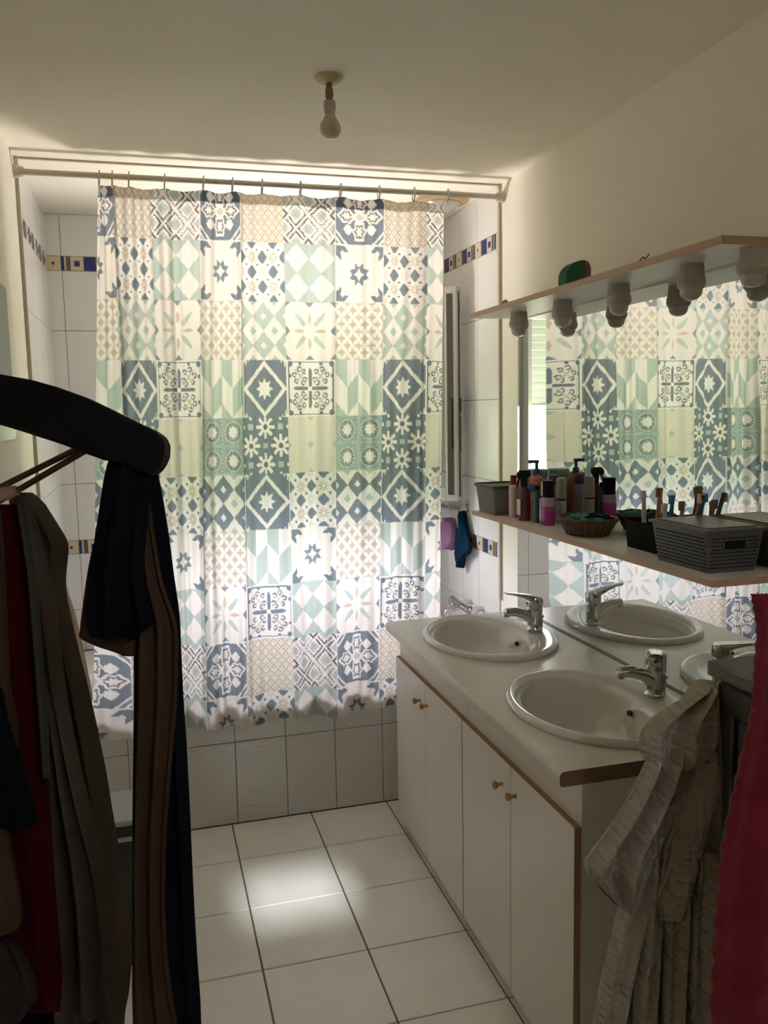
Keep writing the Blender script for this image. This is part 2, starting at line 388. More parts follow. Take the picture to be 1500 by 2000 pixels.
# window: frame, closed left sash, open right sash, handle, glass
fr = MB(); yy0, yy1 = D+.03, D+.09
for lo, hi in (((WX0, yy0, WZ0), (WX0+.04, yy1, WZ1)), ((WX1-.04, yy0, WZ0), (WX1, yy1, WZ1)), ((WX0+.04, yy0, WZ0), (WX1-.04, yy1, WZ0+.035)), ((WX0+.04, yy0, WZ1-.04), (WX1-.04, yy1, WZ1))): fr.box(lo, hi, .003)
wf = fr.build('window_1', 'pvc', base=(-.99, D+.06, WZ0)); tag(wf, 'white window above the tub behind the curtain with one sash swung open', kind='structure')
def sash(org, ang, wd, z0, z1, name, parent):
    """a casement sash from hinge point org, turned by ang about z (0 = closed towards -x)"""
    d = Vector((-math.cos(ang), -math.sin(ang), 0)); n = Vector((-d.y, d.x, 0)); o = Vector(org)
    def bx(mb, s0, s1, q0, q1, t0=-.028, t1=.028):
        vs = [o+d*s+n*t+Vector((0, 0, z)) for z in (q0, q1) for t in (t0, t1) for s in (s0, s1)]
        mb.add(vs, [(0, 2, 3, 1), (4, 5, 7, 6), (0, 1, 5, 4), (2, 6, 7, 3), (0, 4, 6, 2), (1, 3, 7, 5)])
    mb = MB(); f = .058
    bx(mb, 0, f, z0, z1); bx(mb, wd-f, wd, z0, z1); bx(mb, f, wd-f, z0, z0+f); bx(mb, f, wd-f, z1-f, z1)
    s_ = mb.build(name, 'pvc', parent, bevel=.003)
    gb = MB(); bx(gb, f-.005, wd-f+.005, z0+f-.005, z1-f+.005, -.004, .004); gb.build('window_pane', 'glass', s_)
    sb = MB(); bx(sb, wd, wd+.0015, z0+.02, z1-.02, -.009, .006); bx(sb, wd, wd+.006, z0+.40, z0+.46, -.006, .010); bx(sb, wd, wd+.004, z0+.22, z0+.38, -.008, .008); bx(sb, wd, wd+.004, z1-.12, z1-.06, -.008, .004)
    if abs(d.y) > .1: bx(sb, wd-.046, wd-.016, z0+.03, z1-.03, -.0295, -.028); bx(sb, wd-.040, wd-.022, z0+.24, z0+.46, -.040, -.0295)
    sb.build('lock_strip', 'gasket', s_)
    h = MB(); bx(h, wd-.04, wd-.018, z0+.42, z0+.46, .028, .055); bx(h, wd-.038, wd-.02, z0+.30, z0+.46, .05, .064); h.build('window_handle', 'dull', s_)
sash((WX0+.39, D+.06, 0), 0, .36, WZ0+.03, WZ1-.035, 'window_sash', wf)
hx, hy = WX1+.0, D-.03; fx, fy = -.052, .335
sash((hx, hy, 0), math.atan2(hy-fy, hx-fx), math.hypot(fx-hx, fy-hy), WZ0+.005, WZ1-.008, 'window_sash', wf)

# roller shutter outside, half lowered
rs = thing('roller_shutter', 'white slatted roller shutter half lowered outside the window', 'shutter', (-.99, D+.15, 1.64))
b = MB(); z = 1.64
while z < WZ1:
    b.prism([(WX0, D+.145, z), (WX0, D+.158, z+.004), (WX0, D+.160, z+.02), (WX0, D+.158, z+.036), (WX0, D+.145, z+.040), (WX0, D+.141, z+.02)], (WX1-WX0, 0, 0)); z += .0405
b.build('slat_curtain', 'shutter', rs)
MB().box((WX0, D+.138, 1.628), (WX1, D+.162, 1.640)).build('bottom_bar', 'pvc', rs)
mt = M['shutter'].node_tree; pb = mt.nodes['Principled BSDF']; tr = mt.nodes.new('ShaderNodeBsdfTranslucent'); tr.inputs[0].default_value = (.7, .78, .62, 1)
mx = mt.nodes.new('ShaderNodeMixShader'); mx.inputs[0].default_value = .16
mt.links.new(pb.outputs[0], mx.inputs[1]); mt.links.new(tr.outputs[0], mx.inputs[2]); mt.links.new(mx.outputs[0], mt.nodes['Material Output'].inputs[0])

# ------------------------------------------------------------------ bathtub
tub = thing('bathtub', 'white built-in bathtub with grey tiled front panel behind the curtain', 'bathtub', (-.9, .4, 0))
b = MB(); n = 64; cx, cy = -.9, .415
def superell(a, bb, t, p=4):
    c, s = math.cos(t), math.sin(t); r = (abs(c/a)**p+abs(s/bb)**p)**(-1/p); return cx+r*c, cy+r*s
rings = []
rect = lambda t: superell(.886, .405, t, 40)
prof = [(None, .50), (None, .54), (.80, .545, .335, 6), (.775, .535, .31, 5), (.74, .40, .27, 4), (.70, .22, .24, 4), (.62, .16, .20, 3), (.0, .15, .0, 3)]
for pr in prof:
    row = []
    for i in range(n):
        t = 2*PI*i/n
        if pr[0] is None: x, y = rect(t); row.append((x, y, pr[1]))
        else: x, y = (cx, cy) if pr[0] == 0 else superell(pr[0], pr[2], t, pr[3]); row.append((x, y, pr[1]))
    rings.append(row)
b.add([p for r in rings for p in r], [(j*n+i, j*n+(i+1) % n, (j+1)*n+(i+1) % n, (j+1)*n+i) for j in range(len(rings)-1) for i in range(n)])
b.build('basin', 'enamel', tub, smooth=True)
b = MB(); b.box((-W+.001, .006, 0.0), (-.001, .03, .52)); b.cur = 1
xg = [-1.729+.2*i-.0 for i in range(10)]; xg = [-W+.001]+[x for x in [-1.732, -1.532, -1.332, -1.13, -.93, -.729, -.53, -.33, -.13]]+[-.002]
for i in range(len(xg)-1):
    for z0, z1 in ((.002, .334), (.337, .528)): b.plate(1, .006, .002, xg[i]+.0012, xg[i+1]-.0012, z0, z1, .001)
b.build('tiled_panel', ['grout', 'tile_panel'], tub)

# bath mixer on right wall
mx_ = thing('bath_mixer_tap', 'chrome bath mixer with two round handles behind the sink', 'tap', (-.004, .26, .74))
b = MB(); b.tube([(-.07, .36, .735), (-.07, .16, .735)], .018, 14); b.tube([(-.004, .33, .735), (-.07, .33, .735)], .012); b.tube([(-.004, .19, .735), (-.07, .19, .735)], .012)
b.tube([(-.07, .26, .735), (-.12, .26, .73), (-.15, .26, .715), (-.155, .26, .69)], .011); b.build('mixer_body', 'chrome', mx_, smooth=True)
for yy in (.40, .14):
    s_ = 1 if yy > .2 else -1
    b = MB(); b.lathe([(.016, 0), (.024, .006), (.026, .02), (.024, .036), (.012, .042), (0, .043)], (-.07, yy-.04*s_, .735), 18, (0, s_, 0)); b.build('tap_handle', 'chrome', mx_, smooth=True)

# ------------------------------------------------------------------ curtain rail, rings, curtain
YC = -.04
rail = thing('curtain_rail', 'thin grey curtain rail across the tub recess under the ceiling', 'curtain rail', (-.9, YC, 2.443))
MB().tube([(-W+.006, YC, 2.443), (-.006, YC, 2.443)], .0105, 16).build('rail_tube', 'rodm', rail, smooth=True)
MB().lathe([(.022, 0), (.022, .006), (.016, .03), (.013, .034)], (-W, YC, 2.443), 20, (1, 0, 0)).build('rail_end', 'rodm', rail, smooth=True)
MB().lathe([(.022, 0), (.022, .006), (.016, .03), (.013, .034)], (0, YC, 2.443), 20, (-1, 0, 0)).build('rail_end', 'rodm', rail, smooth=True)
RX = [-1.515, -1.472, -1.417, -1.296, -1.162, -1.059, -.952, -.811, -.66, -.511, -.373, -.236]
def ringpts(x):
    return [(x+.002*math.sin(a), YC+.017*math.cos(a), 2.435+.026*math.sin(a)) for a in [2*PI*i/20 for i in range(20)]]
pos = ['first from the left', 'second from the left', 'third from the left', 'fourth from the left', 'fifth from the left', 'sixth from the left', 'sixth from the right', 'fifth from the right', 'fourth from the right', 'third from the right', 'second from the right', 'first from the right']
r0 = None
for x, p_ in zip(RX, pos):
    lb = 'small clear plastic curtain ring on the rail, %s' % p_
    if r0 is None:
        b = MB(); b.tube(ringpts(x), .0028, 8, True); r0 = b.build('curtain_ring', 'ring', base=(x, YC, 2.443), smooth=True)
        tag(r0, lb, 'curtain ring', 'rings holding the shower curtain')
    else:
        c = r0.copy(); C.objects.link(c); c.location.x = x; c['label'] = lb

# fabric print -----------------------------------------------------
Wh = np.array((.84, .81, .78)); Mi = np.array((.46, .545, .51)); Sl = np.array((.20, .235, .28)); Be = np.array((.55, .485, .40)); Dk = np.array((.18, .165, .18)); Lg = np.array((.54, .56, .54))
def paint(shape): 
    a = np.empty(shape+(3,)); a[:] = Wh; return a
def per(x, p): return np.abs((x/p) % 1 - .5)*p        # distance-like to cell centre, 0 at centre .. p/2
def dia(u, v, c, d, r): return np.abs(u-c)+np.abs(v-d) < r
def star8(u, v, c, d, R, ri=.55, off=0.0, n=8):
    x, y = u-c, v-d; r = np.hypot(x, y); ph = PI/n; t = np.abs(((np.arctan2(y, x)+off+ph) % (2*ph))-ph); q = R*ri
    return r < R*q*np.sin(ph)/(q*np.sin(ph-t)+R*np.sin(t))
def pX(u, v):
    c = paint(u.shape); s = (u+v)*2 % 1; t = (u-v)*2 % 1
    ds = np.minimum(s, 1-s); dt = np.minimum(t, 1-t); d = np.minimum(ds, dt)
    fine = (np.floor(u*26)+np.floor(v*26)) % 2 == 0
    c[d > .26] = Lg; cr_ = (np.abs(s-.5) < .05) | (np.abs(t-.5) < .05); c[(d > .26) & cr_] = Mi*.9
    c[(d < .16) & (d > .045) & fine] = Dk; c[(d > .10) & (d < .155)] = Dk; c[(d < .03)] = Wh; c[(d > .12) & (d < .14) & fine] = Wh
    for i, j in ((.5, .0), (0, .5), (1, .5), (.5, 1), (0, 0), (1, 1), (0, 1), (1, 0)):
        c[dia(u, v, i, j, .16)] = Wh; c[dia(u, v, i, j, .11) & ~dia(u, v, i, j, .05)] = Dk
    return c
def pR(u, v):
    c = paint(u.shape); c[:] = Sl
    x, y = np.abs(u-.5), np.abs(v-.5)
    for px_, py_, sx, sy in ((.5, .24, .13, .19), (.5, .76, .13, .19), (.24, .5, .19, .13), (.76, .5, .19, .13)):
        r = np.sqrt(((u-px_)/sx)**2+((v-py_)/sy)**2)+.25*np.abs(np.sin(3*np.arctan2(v-py_, u-px_)))-.12
        c[r < 1.0] = Wh; c[(r < .72)] = Dk*1.3; c[r < .48] = Wh
    c[(x+y < .16)] = Wh; c[(x+y < .08)] = Lg
    for i, j in ((.27, .27), (.73, .27), (.27, .73), (.73, .73)):
        r = np.hypot(u-i, v-j); c[(np.abs(u-i)+np.abs(v-j) < .105) | ((np.abs(u-i) < .065) & (np.abs(v-j) < .065))] = Wh
    q = np.minimum(u, 1-u)+np.minimum(v, 1-v); c[(q < .27)] = Wh; c[(q < .22) & (q > .15)] = Sl*1.1; c[(q < .09)] = Dk*1.5
    e = np.minimum(np.minimum(u, 1-u), np.minimum(v, 1-v)); c[e < .018] = Wh
    return c
def pK(u, v):
    c = paint(u.shape); c[:] = Be*1.08; p = 1/6
    for o in (0, p/2):
        x, y = per(u+o, p), per(v+o, p); r = np.hypot(x, y); an = np.arctan2((v+o)/p % 1-.5, (u+o)/p % 1-.5)
        c[r < .040+.014*np.cos(4*an)] = Wh if o == 0 else Wh*.94; c[r < .012] = Be*.9
    return c
def pL(u, v):
    c = paint(u.shape); c[:] = Mi; x = per(u, .5); y = per(v, .5); c[(x+y) < .245] = Wh*np.array((1., .97, .96)); return c
def pS(u, v):
    c = paint(u.shape); c[:] = Wh*np.array((1, .98, .96)); s1 = star8(u, v, .5, .5, .215, .60, PI/8); s2 = star8(u, v, .5, .5, .115, .5, 0, 4); c[s1 & ~s2] = Sl*1.05
    x, y = np.abs(u-.5), np.abs(v-.5); c[((x < .05) & (y > .2)) | ((y < .05) & (x > .2))] = np.where((np.abs(x-y) > .15)[..., None], c, c)[((x < .05) & (y > .2)) | ((y < .05) & (x > .2))]
    c[(x < .035) & (y > .185) & (y < .24)] = Wh; c[(y < .035) & (x > .185) & (x < .24)] = Wh
    x = np.minimum(u, 1-u); y = np.minimum(v, 1-v)
    a = (np.maximum(x, y) < .165) | ((x < .27) & (y < .12) & (y > (x-.165)*1.0)) | ((y < .27) & (x < .12) & (x > (y-.165)*1.0)); a &= ~((x+y > .245) & (np.abs(x-y) < .06)) & (np.minimum(x, y) > .012)
    c[a] = Sl; return c
def pD(u, v):
    c = paint(u.shape); i = np.round(u*4); j = np.round(v*4); x = np.abs(u-i/4); y = np.abs(v-j/4); par = (i+j) % 2
    c[(par == 1) & (x+y < .125) & (np.maximum(x, y) < .105)] = Sl
    r = np.hypot(x, y); an = np.arctan2(v-j/4, u-i/4); fl = (r < .085+.03*np.cos(8*an))
    od = (par == 0) & (i % 2 == 1); ev = (par == 0) & (i % 2 == 0); c[od & fl] = Be*1.15; c[ev & fl] = Wh*.86; c[(par == 0) & (r < .03)] = Wh
    x = per(u, .25); y = per(v, .25); c[(x < .022) & (y < .022)] = Dk*1.2; return c
def pB(u, v):
    c = paint(u.shape); 
    for ox, oy in ((0, 0), (.125, .125)):
        x = per(u+ox, .25); y = per(v+oy, .25); c[(np.sqrt(x)+np.sqrt(y)) < .375] = Be*1.05; c[(np.maximum(x, y) < .035)] = Be
    return c
def argyle(u, v, A, B_):
    c = paint(u.shape); x = per(u+.25, .5); y = per(v, .5); mA = x+y < .25; c[mA] = A; c[(x+y < .07)] = Wh
    x = per(u, .5); y = per(v+.25, .5); mB = x+y < .25; c[mB & ~mA] = Wh*np.array((1, .98, .96)); c[x+y < .085] = B_
    return c
def pM(u, v): return argyle(u, v, Mi, Mi)
def pM2(u, v): return argyle(u, v, Sl*1.05, Mi)
def pF(u, v):
    c = paint(u.shape); c[:] = Wh*np.array((1, .98, .97)); x, y = u-.5, v-.5; r = np.hypot(x, y); an = np.arctan2(y, x)
    dd = np.abs(((an-PI/4+PI/4) % (PI/2))-PI/4); c[(r > .14) & (r < .43) & (dd < .26*(.46-r)/.3)] = Mi*1.05
    da = np.abs(((an+PI/4) % (PI/2))-PI/4); c[(r > .10) & (r < .34) & (da*r < .035*np.sin((r-.10)/.24*PI))] = Be*1.05
    for i, j, q in ((.5, 0, .09), (.5, 1, .09), (0, .5, .09), (1, .5, .09), (0, 0, .10), (1, 0, .10), (0, 1, .10), (1, 1, .10)): c[dia(u, v, i, j, q)] = Sl*1.2
    return c
def pC(u, v):
    c = paint(u.shape); t = np.abs((u*2) % 1-.5)*2; s = np.floor(v*2+t*.5)+np.floor(u*4); 
    f = (v*2+t*.5) % 1; c[(s % 2 == 0)] = Mi; return c
def pG(u, v):
    c = paint(u.shape); c[:] = Sl; q = np.abs(u-.5)+np.abs(v-.5); c[(q > .40) & (q < .50)] = Wh; c[star8(u, v, .5, .5, .20, .56)] = Wh
    e = np.minimum(u, 1-u)+np.minimum(v, 1-v); c[(e < .16) & (((u*16) % 1 < .5) | (e < .09))] = Wh; c[(np.minimum(u, 1-u) < .02)] = Wh
    return c
def pO(u, v):
    c = paint(u.shape); x, y = np.abs(u-.5), np.abs(v-.5); e = np.minimum(np.minimum(u, 1-u), np.minimum(v, 1-v))
    c[(e > .03) & (e < .05)] = Sl*.9
    c[((x < .035) & (y < .36) & (y > .04) & (x < .05*np.sin((y)/.36*PI)+.012)) | ((y < .035) & (x < .36) & (x > .04) & (y < .05*np.sin(x/.36*PI)+.012))] = Sl
    for i, j in ((.15, .1), (.1, .16), (.3, .13), (.13, .3), (.24, .34), (.34, .24)):
        r = np.hypot(x-i, y-j); an = np.arctan2(y-j, x-i); c[(r < .050) & (r > .022) & (an > -2.4)] = Sl*.85
    c[(np.hypot(x-.43, y-.43) < .05) | ((np.abs(x-.22) < .03) & (np.abs(y-.43) < .02)) | ((np.abs(y-.22) < .03) & (np.abs(x-.43) < .02))] = Sl*.9
    c[(np.abs(x-y) < .022) & (x > .08) & (x < .33)] = Be; c[(np.abs(x+y-.43) < .018) & (np.abs(x-y) < .18)] = Wh*.72
    return c
def pQ(u, v):
    c = paint(u.shape); x = (u*2) % 1-.5; y = (v*2) % 1-.5; r = np.hypot(x, y)*1.0; an = np.arctan2(y, x)
    c[:] = Sl*1.25; fine = (np.floor(u*30)+np.floor(v*30)) % 2 == 0
    c[(r > .33) & fine] = Mi; c[(r < .40) & (r > .32)] = Mi; c[(r < .32) & (r > .25)] = Dk*1.2; c[(r < .28) & (r > .22) & fine] = Mi
    c[r < .20+.02*np.cos(8*an)] = Wh; m_ = np.maximum(np.abs(x), np.abs(y)); c[(m_ > .47)] = Mi*.9; c[(m_ > .43) & (m_ < .455)] = Mi; return c
def pP(u, v):
    c = paint(u.shape); c[:] = Sl*.95
    for i in range(-1, 4):
        for j in range(-1, 4):
            x, y = u-(i+.5)/3, v-(j+.5)/3; r = np.hypot(x, y); an = np.arctan2(y, x)
            if (i+j) % 2: c[(r < .205) & (np.abs(np.sin(4*an+PI/2*0))*r < .115) & ~((r > .10) & (np.abs(np.cos(4*an)) < .55))] = Wh; c[r < .052] = Dk*1.1
    for i in range(3):
        for j in range(3):
            x, y = np.abs(u-(i+.5)/3), np.abs(v-(j+.5)/3)
            if (i+j) % 2 == 0: c[(x < .052) & (y < .052)] = Mi
    return c
def pN(u, v):
    c = paint(u.shape); c[:] = Wh*.5+Be*.56
    for i, j in ((.5, .5), (.5, .0), (.5, 1.), (.0, .5), (1., .5)): c[dia(u, v, i, j, .075)] = Mi
    return c
ROWS = [(pX, pR, pK), (pL, pS, pD), (pF, pB, pM), (pO, pC, pG), (pN, pQ, pP), (pD, pM2, pG), (pS, pB, pC), (pL, pF, pO)]
NU, NV = 580, 600
UB = np.array([.55, 1, 2, 3, 4, 5, 6, 7, 8, 9, 9.58])
XT = np.array([-1.548, -1.474, -1.352, -1.188, -1.041, -.884, -.692, -.500, -.334, -.22]); XB = np.array([-1.633, -1.487, -1.370, -1.226, -1.071, -.894, -.721, -.543, -.36, -.243])
UB = np.array([.50, 1, 2, 3, 4, 5, 6, 7, 8, 8.55])
su = np.linspace(UB[0], UB[-1], NU); zr = np.linspace(2.412, .425, NV)
U, Z = np.meshgrid(su, zr)
kz = np.clip((2.1-Z)/(2.1-.9), -.25, 1.35)
xt = np.interp(su, UB, XT); xb = np.interp(su, UB, XB)
xt = np.convolve(np.pad(xt, 12, 'edge'), np.ones(25)/25, 'valid'); xb = np.convolve(np.pad(xb, 12, 'edge'), np.ones(25)/25, 'valid')
X = xt[None, :]*(1-kz)+xb[None, :]*kz
ph = 2*PI*(U-.25)+.5*np.sin(U*1.7+Z*.8)+.25*np.sin(Z*3+U*3)
amp = (.010+.010*smoothstep(2.4, 1.2, Z))*(.75+.35*np.sin(U*2.3+1))
Y = -.044+amp*np.sin(ph)+.0035*np.sin(ph*2.3+Z*5)*smoothstep(2.35, 1.5, Z)+.003*np.sin(ph*4.1-Z*2.2)
for uc, wd, dp, z0_ in ((3.02, .035, -.020, 1.9), (4.0, .04, -.012, 2.5), (1.0, .05, -.018, 2.6), (5.02, .03, -.008, 1.3), (7.98, .05, -.014, 2.6), (8.28, .05, .010, 2.6), (3.45, .06, -.008, 1.4), (6.5, .05, .006, 1.0), (.72, .05, .012, 2.6), (2.5, .05, .006, 2.5)):
    cn = uc+.06*np.sin(Z*2.1+uc*5); Y += dp*np.exp(-((U-cn)/wd)**2)*smoothstep(z0_, z0_-.5, Z)
Y -= .006*smoothstep(.75, .45, Z)+.012*smoothstep(.72, .42, Z)*np.abs(np.sin(U*2.4+.6))
Y += .078*smoothstep(8.34, 8.55, U)*smoothstep(.62, .8, Z)
Y = np.where(Z < .62, np.minimum(Y, -.006), Y)
ringu = np.interp(np.array(RX), xt, su)
dist = np.min(np.abs(U[0][:, None]-ringu[None, :]), axis=1)
sag = np.minimum(dist, .55)/.55
Zs = Z-(.010*np.sin(sag*PI/2))[None, :]*smoothstep(2.30, 2.412, Z)+(.008*np.sin(U*2.9)+.004*np.sin(U*7.1))*smoothstep(.7, .43, Z)
Zs += (X+.9)*.012*smoothstep(2.2, .6, Z)*0
ROW0 = 2.238; TH = .2125
rowf = (ROW0-Z)/TH+1.0       # row 0 above 2.238
rowf = rowf+.02*np.sin(U*1.3)*0
ri = np.floor(rowf).astype(int); vv = rowf-ri; ci = np.floor(U).astype(int); uu = U-ci
col = np.empty(U.shape+(3,))
order = {0: 1, 1: 2, 2: 0}
for r in range(ri.min(), ri.max()+1):
    fns = ROWS[r % 8]
    for c_ in range(ci.min(), ci.max()+1):
        mk = (ri == r) & (ci == c_)
        if not mk.any(): continue
        # column 2 shows fns[0], column 3 fns[1], column 4 fns[2]
        fn = fns[(c_-2) % 3]
        a = np.zeros(mk.sum()); col[mk] = fn(uu[mk].reshape(-1, 1), vv[mk].reshape(-1, 1)).reshape(-1, 3)
def grid_mesh(X, Y, Z, name, parent=None, col=None):
    nv, nu = X.shape; co = np.stack([X, Y, Z], -1).reshape(-1, 3)
    idx = np.arange(nv*nu).reshape(nv, nu); f = np.stack([idx[:-1, :-1], idx[1:, :-1], idx[1:, 1:], idx[:-1, 1:]], -1).reshape(-1, 4)
    me = bpy.data.meshes.new(name); me.vertices.add(len(co)); me.vertices.foreach_set('co', co.ravel().astype(np.float32))
    me.loops.add(f.size); me.loops.foreach_set('vertex_index', f.ravel().astype(np.int32)); me.polygons.add(len(f))
    me.polygons.foreach_set('loop_start', np.arange(0, f.size, 4, dtype=np.int32)); me.update(calc_edges=True)
    me.polygons.foreach_set('use_smooth', [True]*len(f))
    if col is not None:
        at_ = me.color_attributes.new('print', 'FLOAT_COLOR', 'POINT'); rgba = np.ones((len(co), 4), np.float32); rgba[:, :3] = col.reshape(-1, 3); at_.data.foreach_set('color', rgba.ravel())
    me.validate(); o = bpy.data.objects.new(name, me); C.objects.link(o)
    if parent: o.parent = parent
    return o
fm = bpy.data.materials.new('printed_curtain_fabric'); fm.use_nodes = True; n_ = fm.node_tree.nodes; l_ = fm.node_tree.links; n_.clear()
o_ = n_.new('ShaderNodeOutputMaterial'); ca = n_.new('ShaderNodeVertexColor'); ca.layer_name = 'print'
df = n_.new('ShaderNodeBsdfDiffuse'); tl = n_.new('ShaderNodeBsdfTranslucent'); mx = n_.new('ShaderNodeMixShader'); mx.inputs[0].default_value = .62
l_.new(ca.outputs[0], df.inputs[0]); l_.new(ca.outputs[0], tl.inputs[0]); l_.new(df.outputs[0], mx.inputs[1]); l_.new(tl.outputs[0], mx.inputs[2]); l_.new(mx.outputs[0], o_.inputs[0])
M['fabric'] = fm
cur = thing('shower_curtain', 'long shower curtain printed with blue, mint and beige patchwork tiles', 'shower curtain', (-.9, -.05, .42))
cl = grid_mesh(X+.9, Y+.05, Zs-.42, 'curtain_cloth', cur, col); cl.data.materials.append(fm)
# folded-over top hem: second layer behind the cloth
nh = int(NV*.045/1.987); hs = grid_mesh(X[:nh]+.9, Y[:nh]+.05+.0025, Zs[:nh]-.42, 'top_hem', cur, col[:nh]); hs.data.materials.append(fm)

# ------------------------------------------------------------------ vanity
CF, YF, YN, CZ = -.5636, -.2036, -1.613, .819
FRX = -.508; DRX = -.526
ct = thing('worktop', 'pale laminate vanity worktop with rounded front edge holding two oval sinks', 'worktop', (-.28, -.9, CZ-.035))
SINKS = [(-.285, -.548), (-.285, -1.275)]
# worktop with two oval holes: grid of ring patches
b = MB(); nn = 48
def hole_patch(b, x0, x1, y0, y1, cx, cy, a, bb, z):
    loop = []; outer = []
    for i in range(nn):
        t = 2*PI*i/nn; c, s = math.cos(t), math.sin(t); loop.append((cx+a*c, cy+bb*s, z))
        tt = min((x1-cx)/c if c > 1e-9 else ((x0-cx)/c if c < -1e-9 else 9), (y1-cy)/s if s > 1e-9 else ((y0-cy)/s if s < -1e-9 else 9)); outer.append((cx+c*tt, cy+s*tt, z))
    # put outer corners exactly
    for X_, Y_ in ((x0, y0), (x0, y1), (x1, y0), (x1, y1)):
        i = min(range(nn), key=lambda q: (outer[q][0]-X_)**2+(outer[q][1]-Y_)**2); outer[i] = (X_, Y_, z)
    b.add(loop+outer, [(i, (i+1) % nn, nn+(i+1) % nn, nn+i) for i in range(nn)])
YM = -.91
for z in (CZ, CZ-.035):
    hole_patch(b, CF+.012, -.002, YM, YF, SINKS[0][0], SINKS[0][1], .185, .245, z)
    hole_patch(b, CF+.012, -.002, YN, YM, SINKS[1][0], SINKS[1][1], .185, .245, z)
for cx_, cy_ in SINKS:
    b.add([(cx_+.185*math.cos(2*PI*i/nn), cy_+.245*math.sin(2*PI*i/nn), z) for z in (CZ, CZ-.035) for i in range(nn)], [(i, (i+1) % nn, nn+(i+1) % nn, nn+i) for i in range(nn)])
fe = [(CF+.012, CZ), (CF+.006, CZ-.001), (CF+.002, CZ-.005), (CF, CZ-.012), (CF, CZ-.028), (CF+.003, CZ-.034), (CF+.012, CZ-.035)]
b.add([(x, y, z) for y in (YF, YN) for x, z in fe], [(i, i+1, 7+i+1, 7+i) for i in range(6)]+[tuple(range(7))])
b.add([(CF+.012, YF, CZ), (-.002, YF, CZ), (-.002, YF, CZ-.035), (CF+.012, YF, CZ-.035)], [(0, 1, 2, 3)])
o = b.build('worktop_slab', 'counter', ct)
MB().prism([(x, YN, z) for x, z in fe]+[(-.002, YN, CZ-.035), (-.002, YN, CZ)], (0, -.0015, 0)).build('end_strip', 'dark_edge', ct)
MB().box((-.010, -1.60, CZ), (-.006, YF, CZ+.003)).build('sealant_line', 'mirror_edge', ct)

knobs = [(-.505, .607), (-.583, .614), (-1.215, .612), (-1.300, .617)]
def cabinet(y0, y1, ym, lab, kn):
    """vanity unit between y0 (far) and y1 (near)"""
    t = thing('vanity_cabinet', lab, 'cabinet', (-.26, (y0+y1)/2, 0), 'vanity units under the worktop')
    b = MB(); b.box((FRX, y1, .05), (-.003, y1+.018, CZ-.036)); b.box((FRX, y0-.018, .05), (-.003, y0, CZ-.036)); b.box((FRX, y1+.018, .05), (-.003, y0-.018, .068)); b.box((-.02, y1+.018, .068), (-.003, y0-.018, CZ-.036))
    b.build('carcass', 'laminate', t)
    MB().box((FRX, y1+.018, .672), (FRX+.018, y0-.018, CZ-.036)).build('apron', 'laminate', t)
    MB().box((FRX+.03, y1+.02, 0), (FRX+.045, y0-.10, .05)).build('plinth', 'laminate', t)
    if y0 > -.5: MB().box((FRX+.012, y0-.10, 0), (FRX+.045, y0-.055, .05)).build('foot', 'foot', t)
    for k_, (a, c) in enumerate(((y0-.002, ym+.002), (ym-.002, y1+.001))):
        bb = MB(); bb.box((DRX, c, .045), (FRX-.0005, a, .682)); bb.cur = 1
        e_ = .0008; bb.box((DRX+.0012, c-e_, .0445), (FRX-.0008, a+e_, .6828))
        dr = bb.build('door', ['door', 'chip'], t)
        ky, kz_ = kn[k_]
        kb = MB(); kb.lathe([(.006, 0), (.005, .006), (.004, .012), (.009, .016), (.011, .022), (.009, .027), (0, .029)], (DRX, ky, kz_), 16, (-1, 0, 0)); kb.build('knob', 'copper', dr, smooth=True)
    return t
cabinet(-.205, -.908, -.556, 'white two-door vanity unit under the far sink with dark damaged foot', knobs[:2])
cabinet(-.912, -1.612, -1.266, 'white two-door vanity unit under the near sink with exposed brown door edges', knobs[2:])

def ell_ring(cx, cy, a, bb, z, n=56): return [(cx+a*math.cos(2*PI*i/n), cy+bb*math.sin(2*PI*i/n), z) for i in range(n)]
def make_sink(cx, cy, lab):
    t = thing('oval_sink', lab, 'sink', (cx, cy, CZ), 'drop-in sinks in the worktop')
    z = CZ; R = []
    for dx, a, bb, zz in ((0, .222, .288, z), (0, .226, .292, z+.006), (0, .224, .290, z+.014), (0, .217, .283, z+.019), (0, .208, .274, z+.020), (-.012, .190, .262, z+.016), (-.030, .168, .243, z+.013), (-.034, .163, .238, z+.008), (-.038, .157, .230, z-.012), (-.042, .148, .212, z-.05), (-.045, .130, .180, z-.09), (-.045, .095, .130, z-.118), (-.045, .045, .06, z-.13), (-.045, .022, .022, z-.132)): R.append(ell_ring(cx+dx, cy, a, bb, zz))
    b = MB(); n = 56; b.add([p for r in R for p in r], [(j*n+i, j*n+(i+1) % n, (j+1)*n+(i+1) % n, (j+1)*n+i) for j in range(len(R)-1) for i in range(n)]); b.build('bowl', 'ceramic', t, smooth=True, auto=60)
    MB().lathe([(0, -.134), (.022, -.134), (.024, -.130), (.020, -.128), (.018, -.131), (0, -.131)], (cx-.045, cy, z), 20).build('drain', 'chrome', t, smooth=True)
    MB().lathe([(.0075, 0), (.0075, .004), (0, .0042)], (cx+.108, cy, z-.030), 16, (-1, 0, .35), 1.5, 1).build('overflow_hole', 'hole', t)
    return t
s1 = make_sink(*SINKS[0], 'white oval sink at the far end of the worktop nearest the curtain')
s2 = dup(s1, (0, SINKS[1][1]-SINKS[0][1], 0), 'white oval sink at the near end of the worktop beside the beige robe')

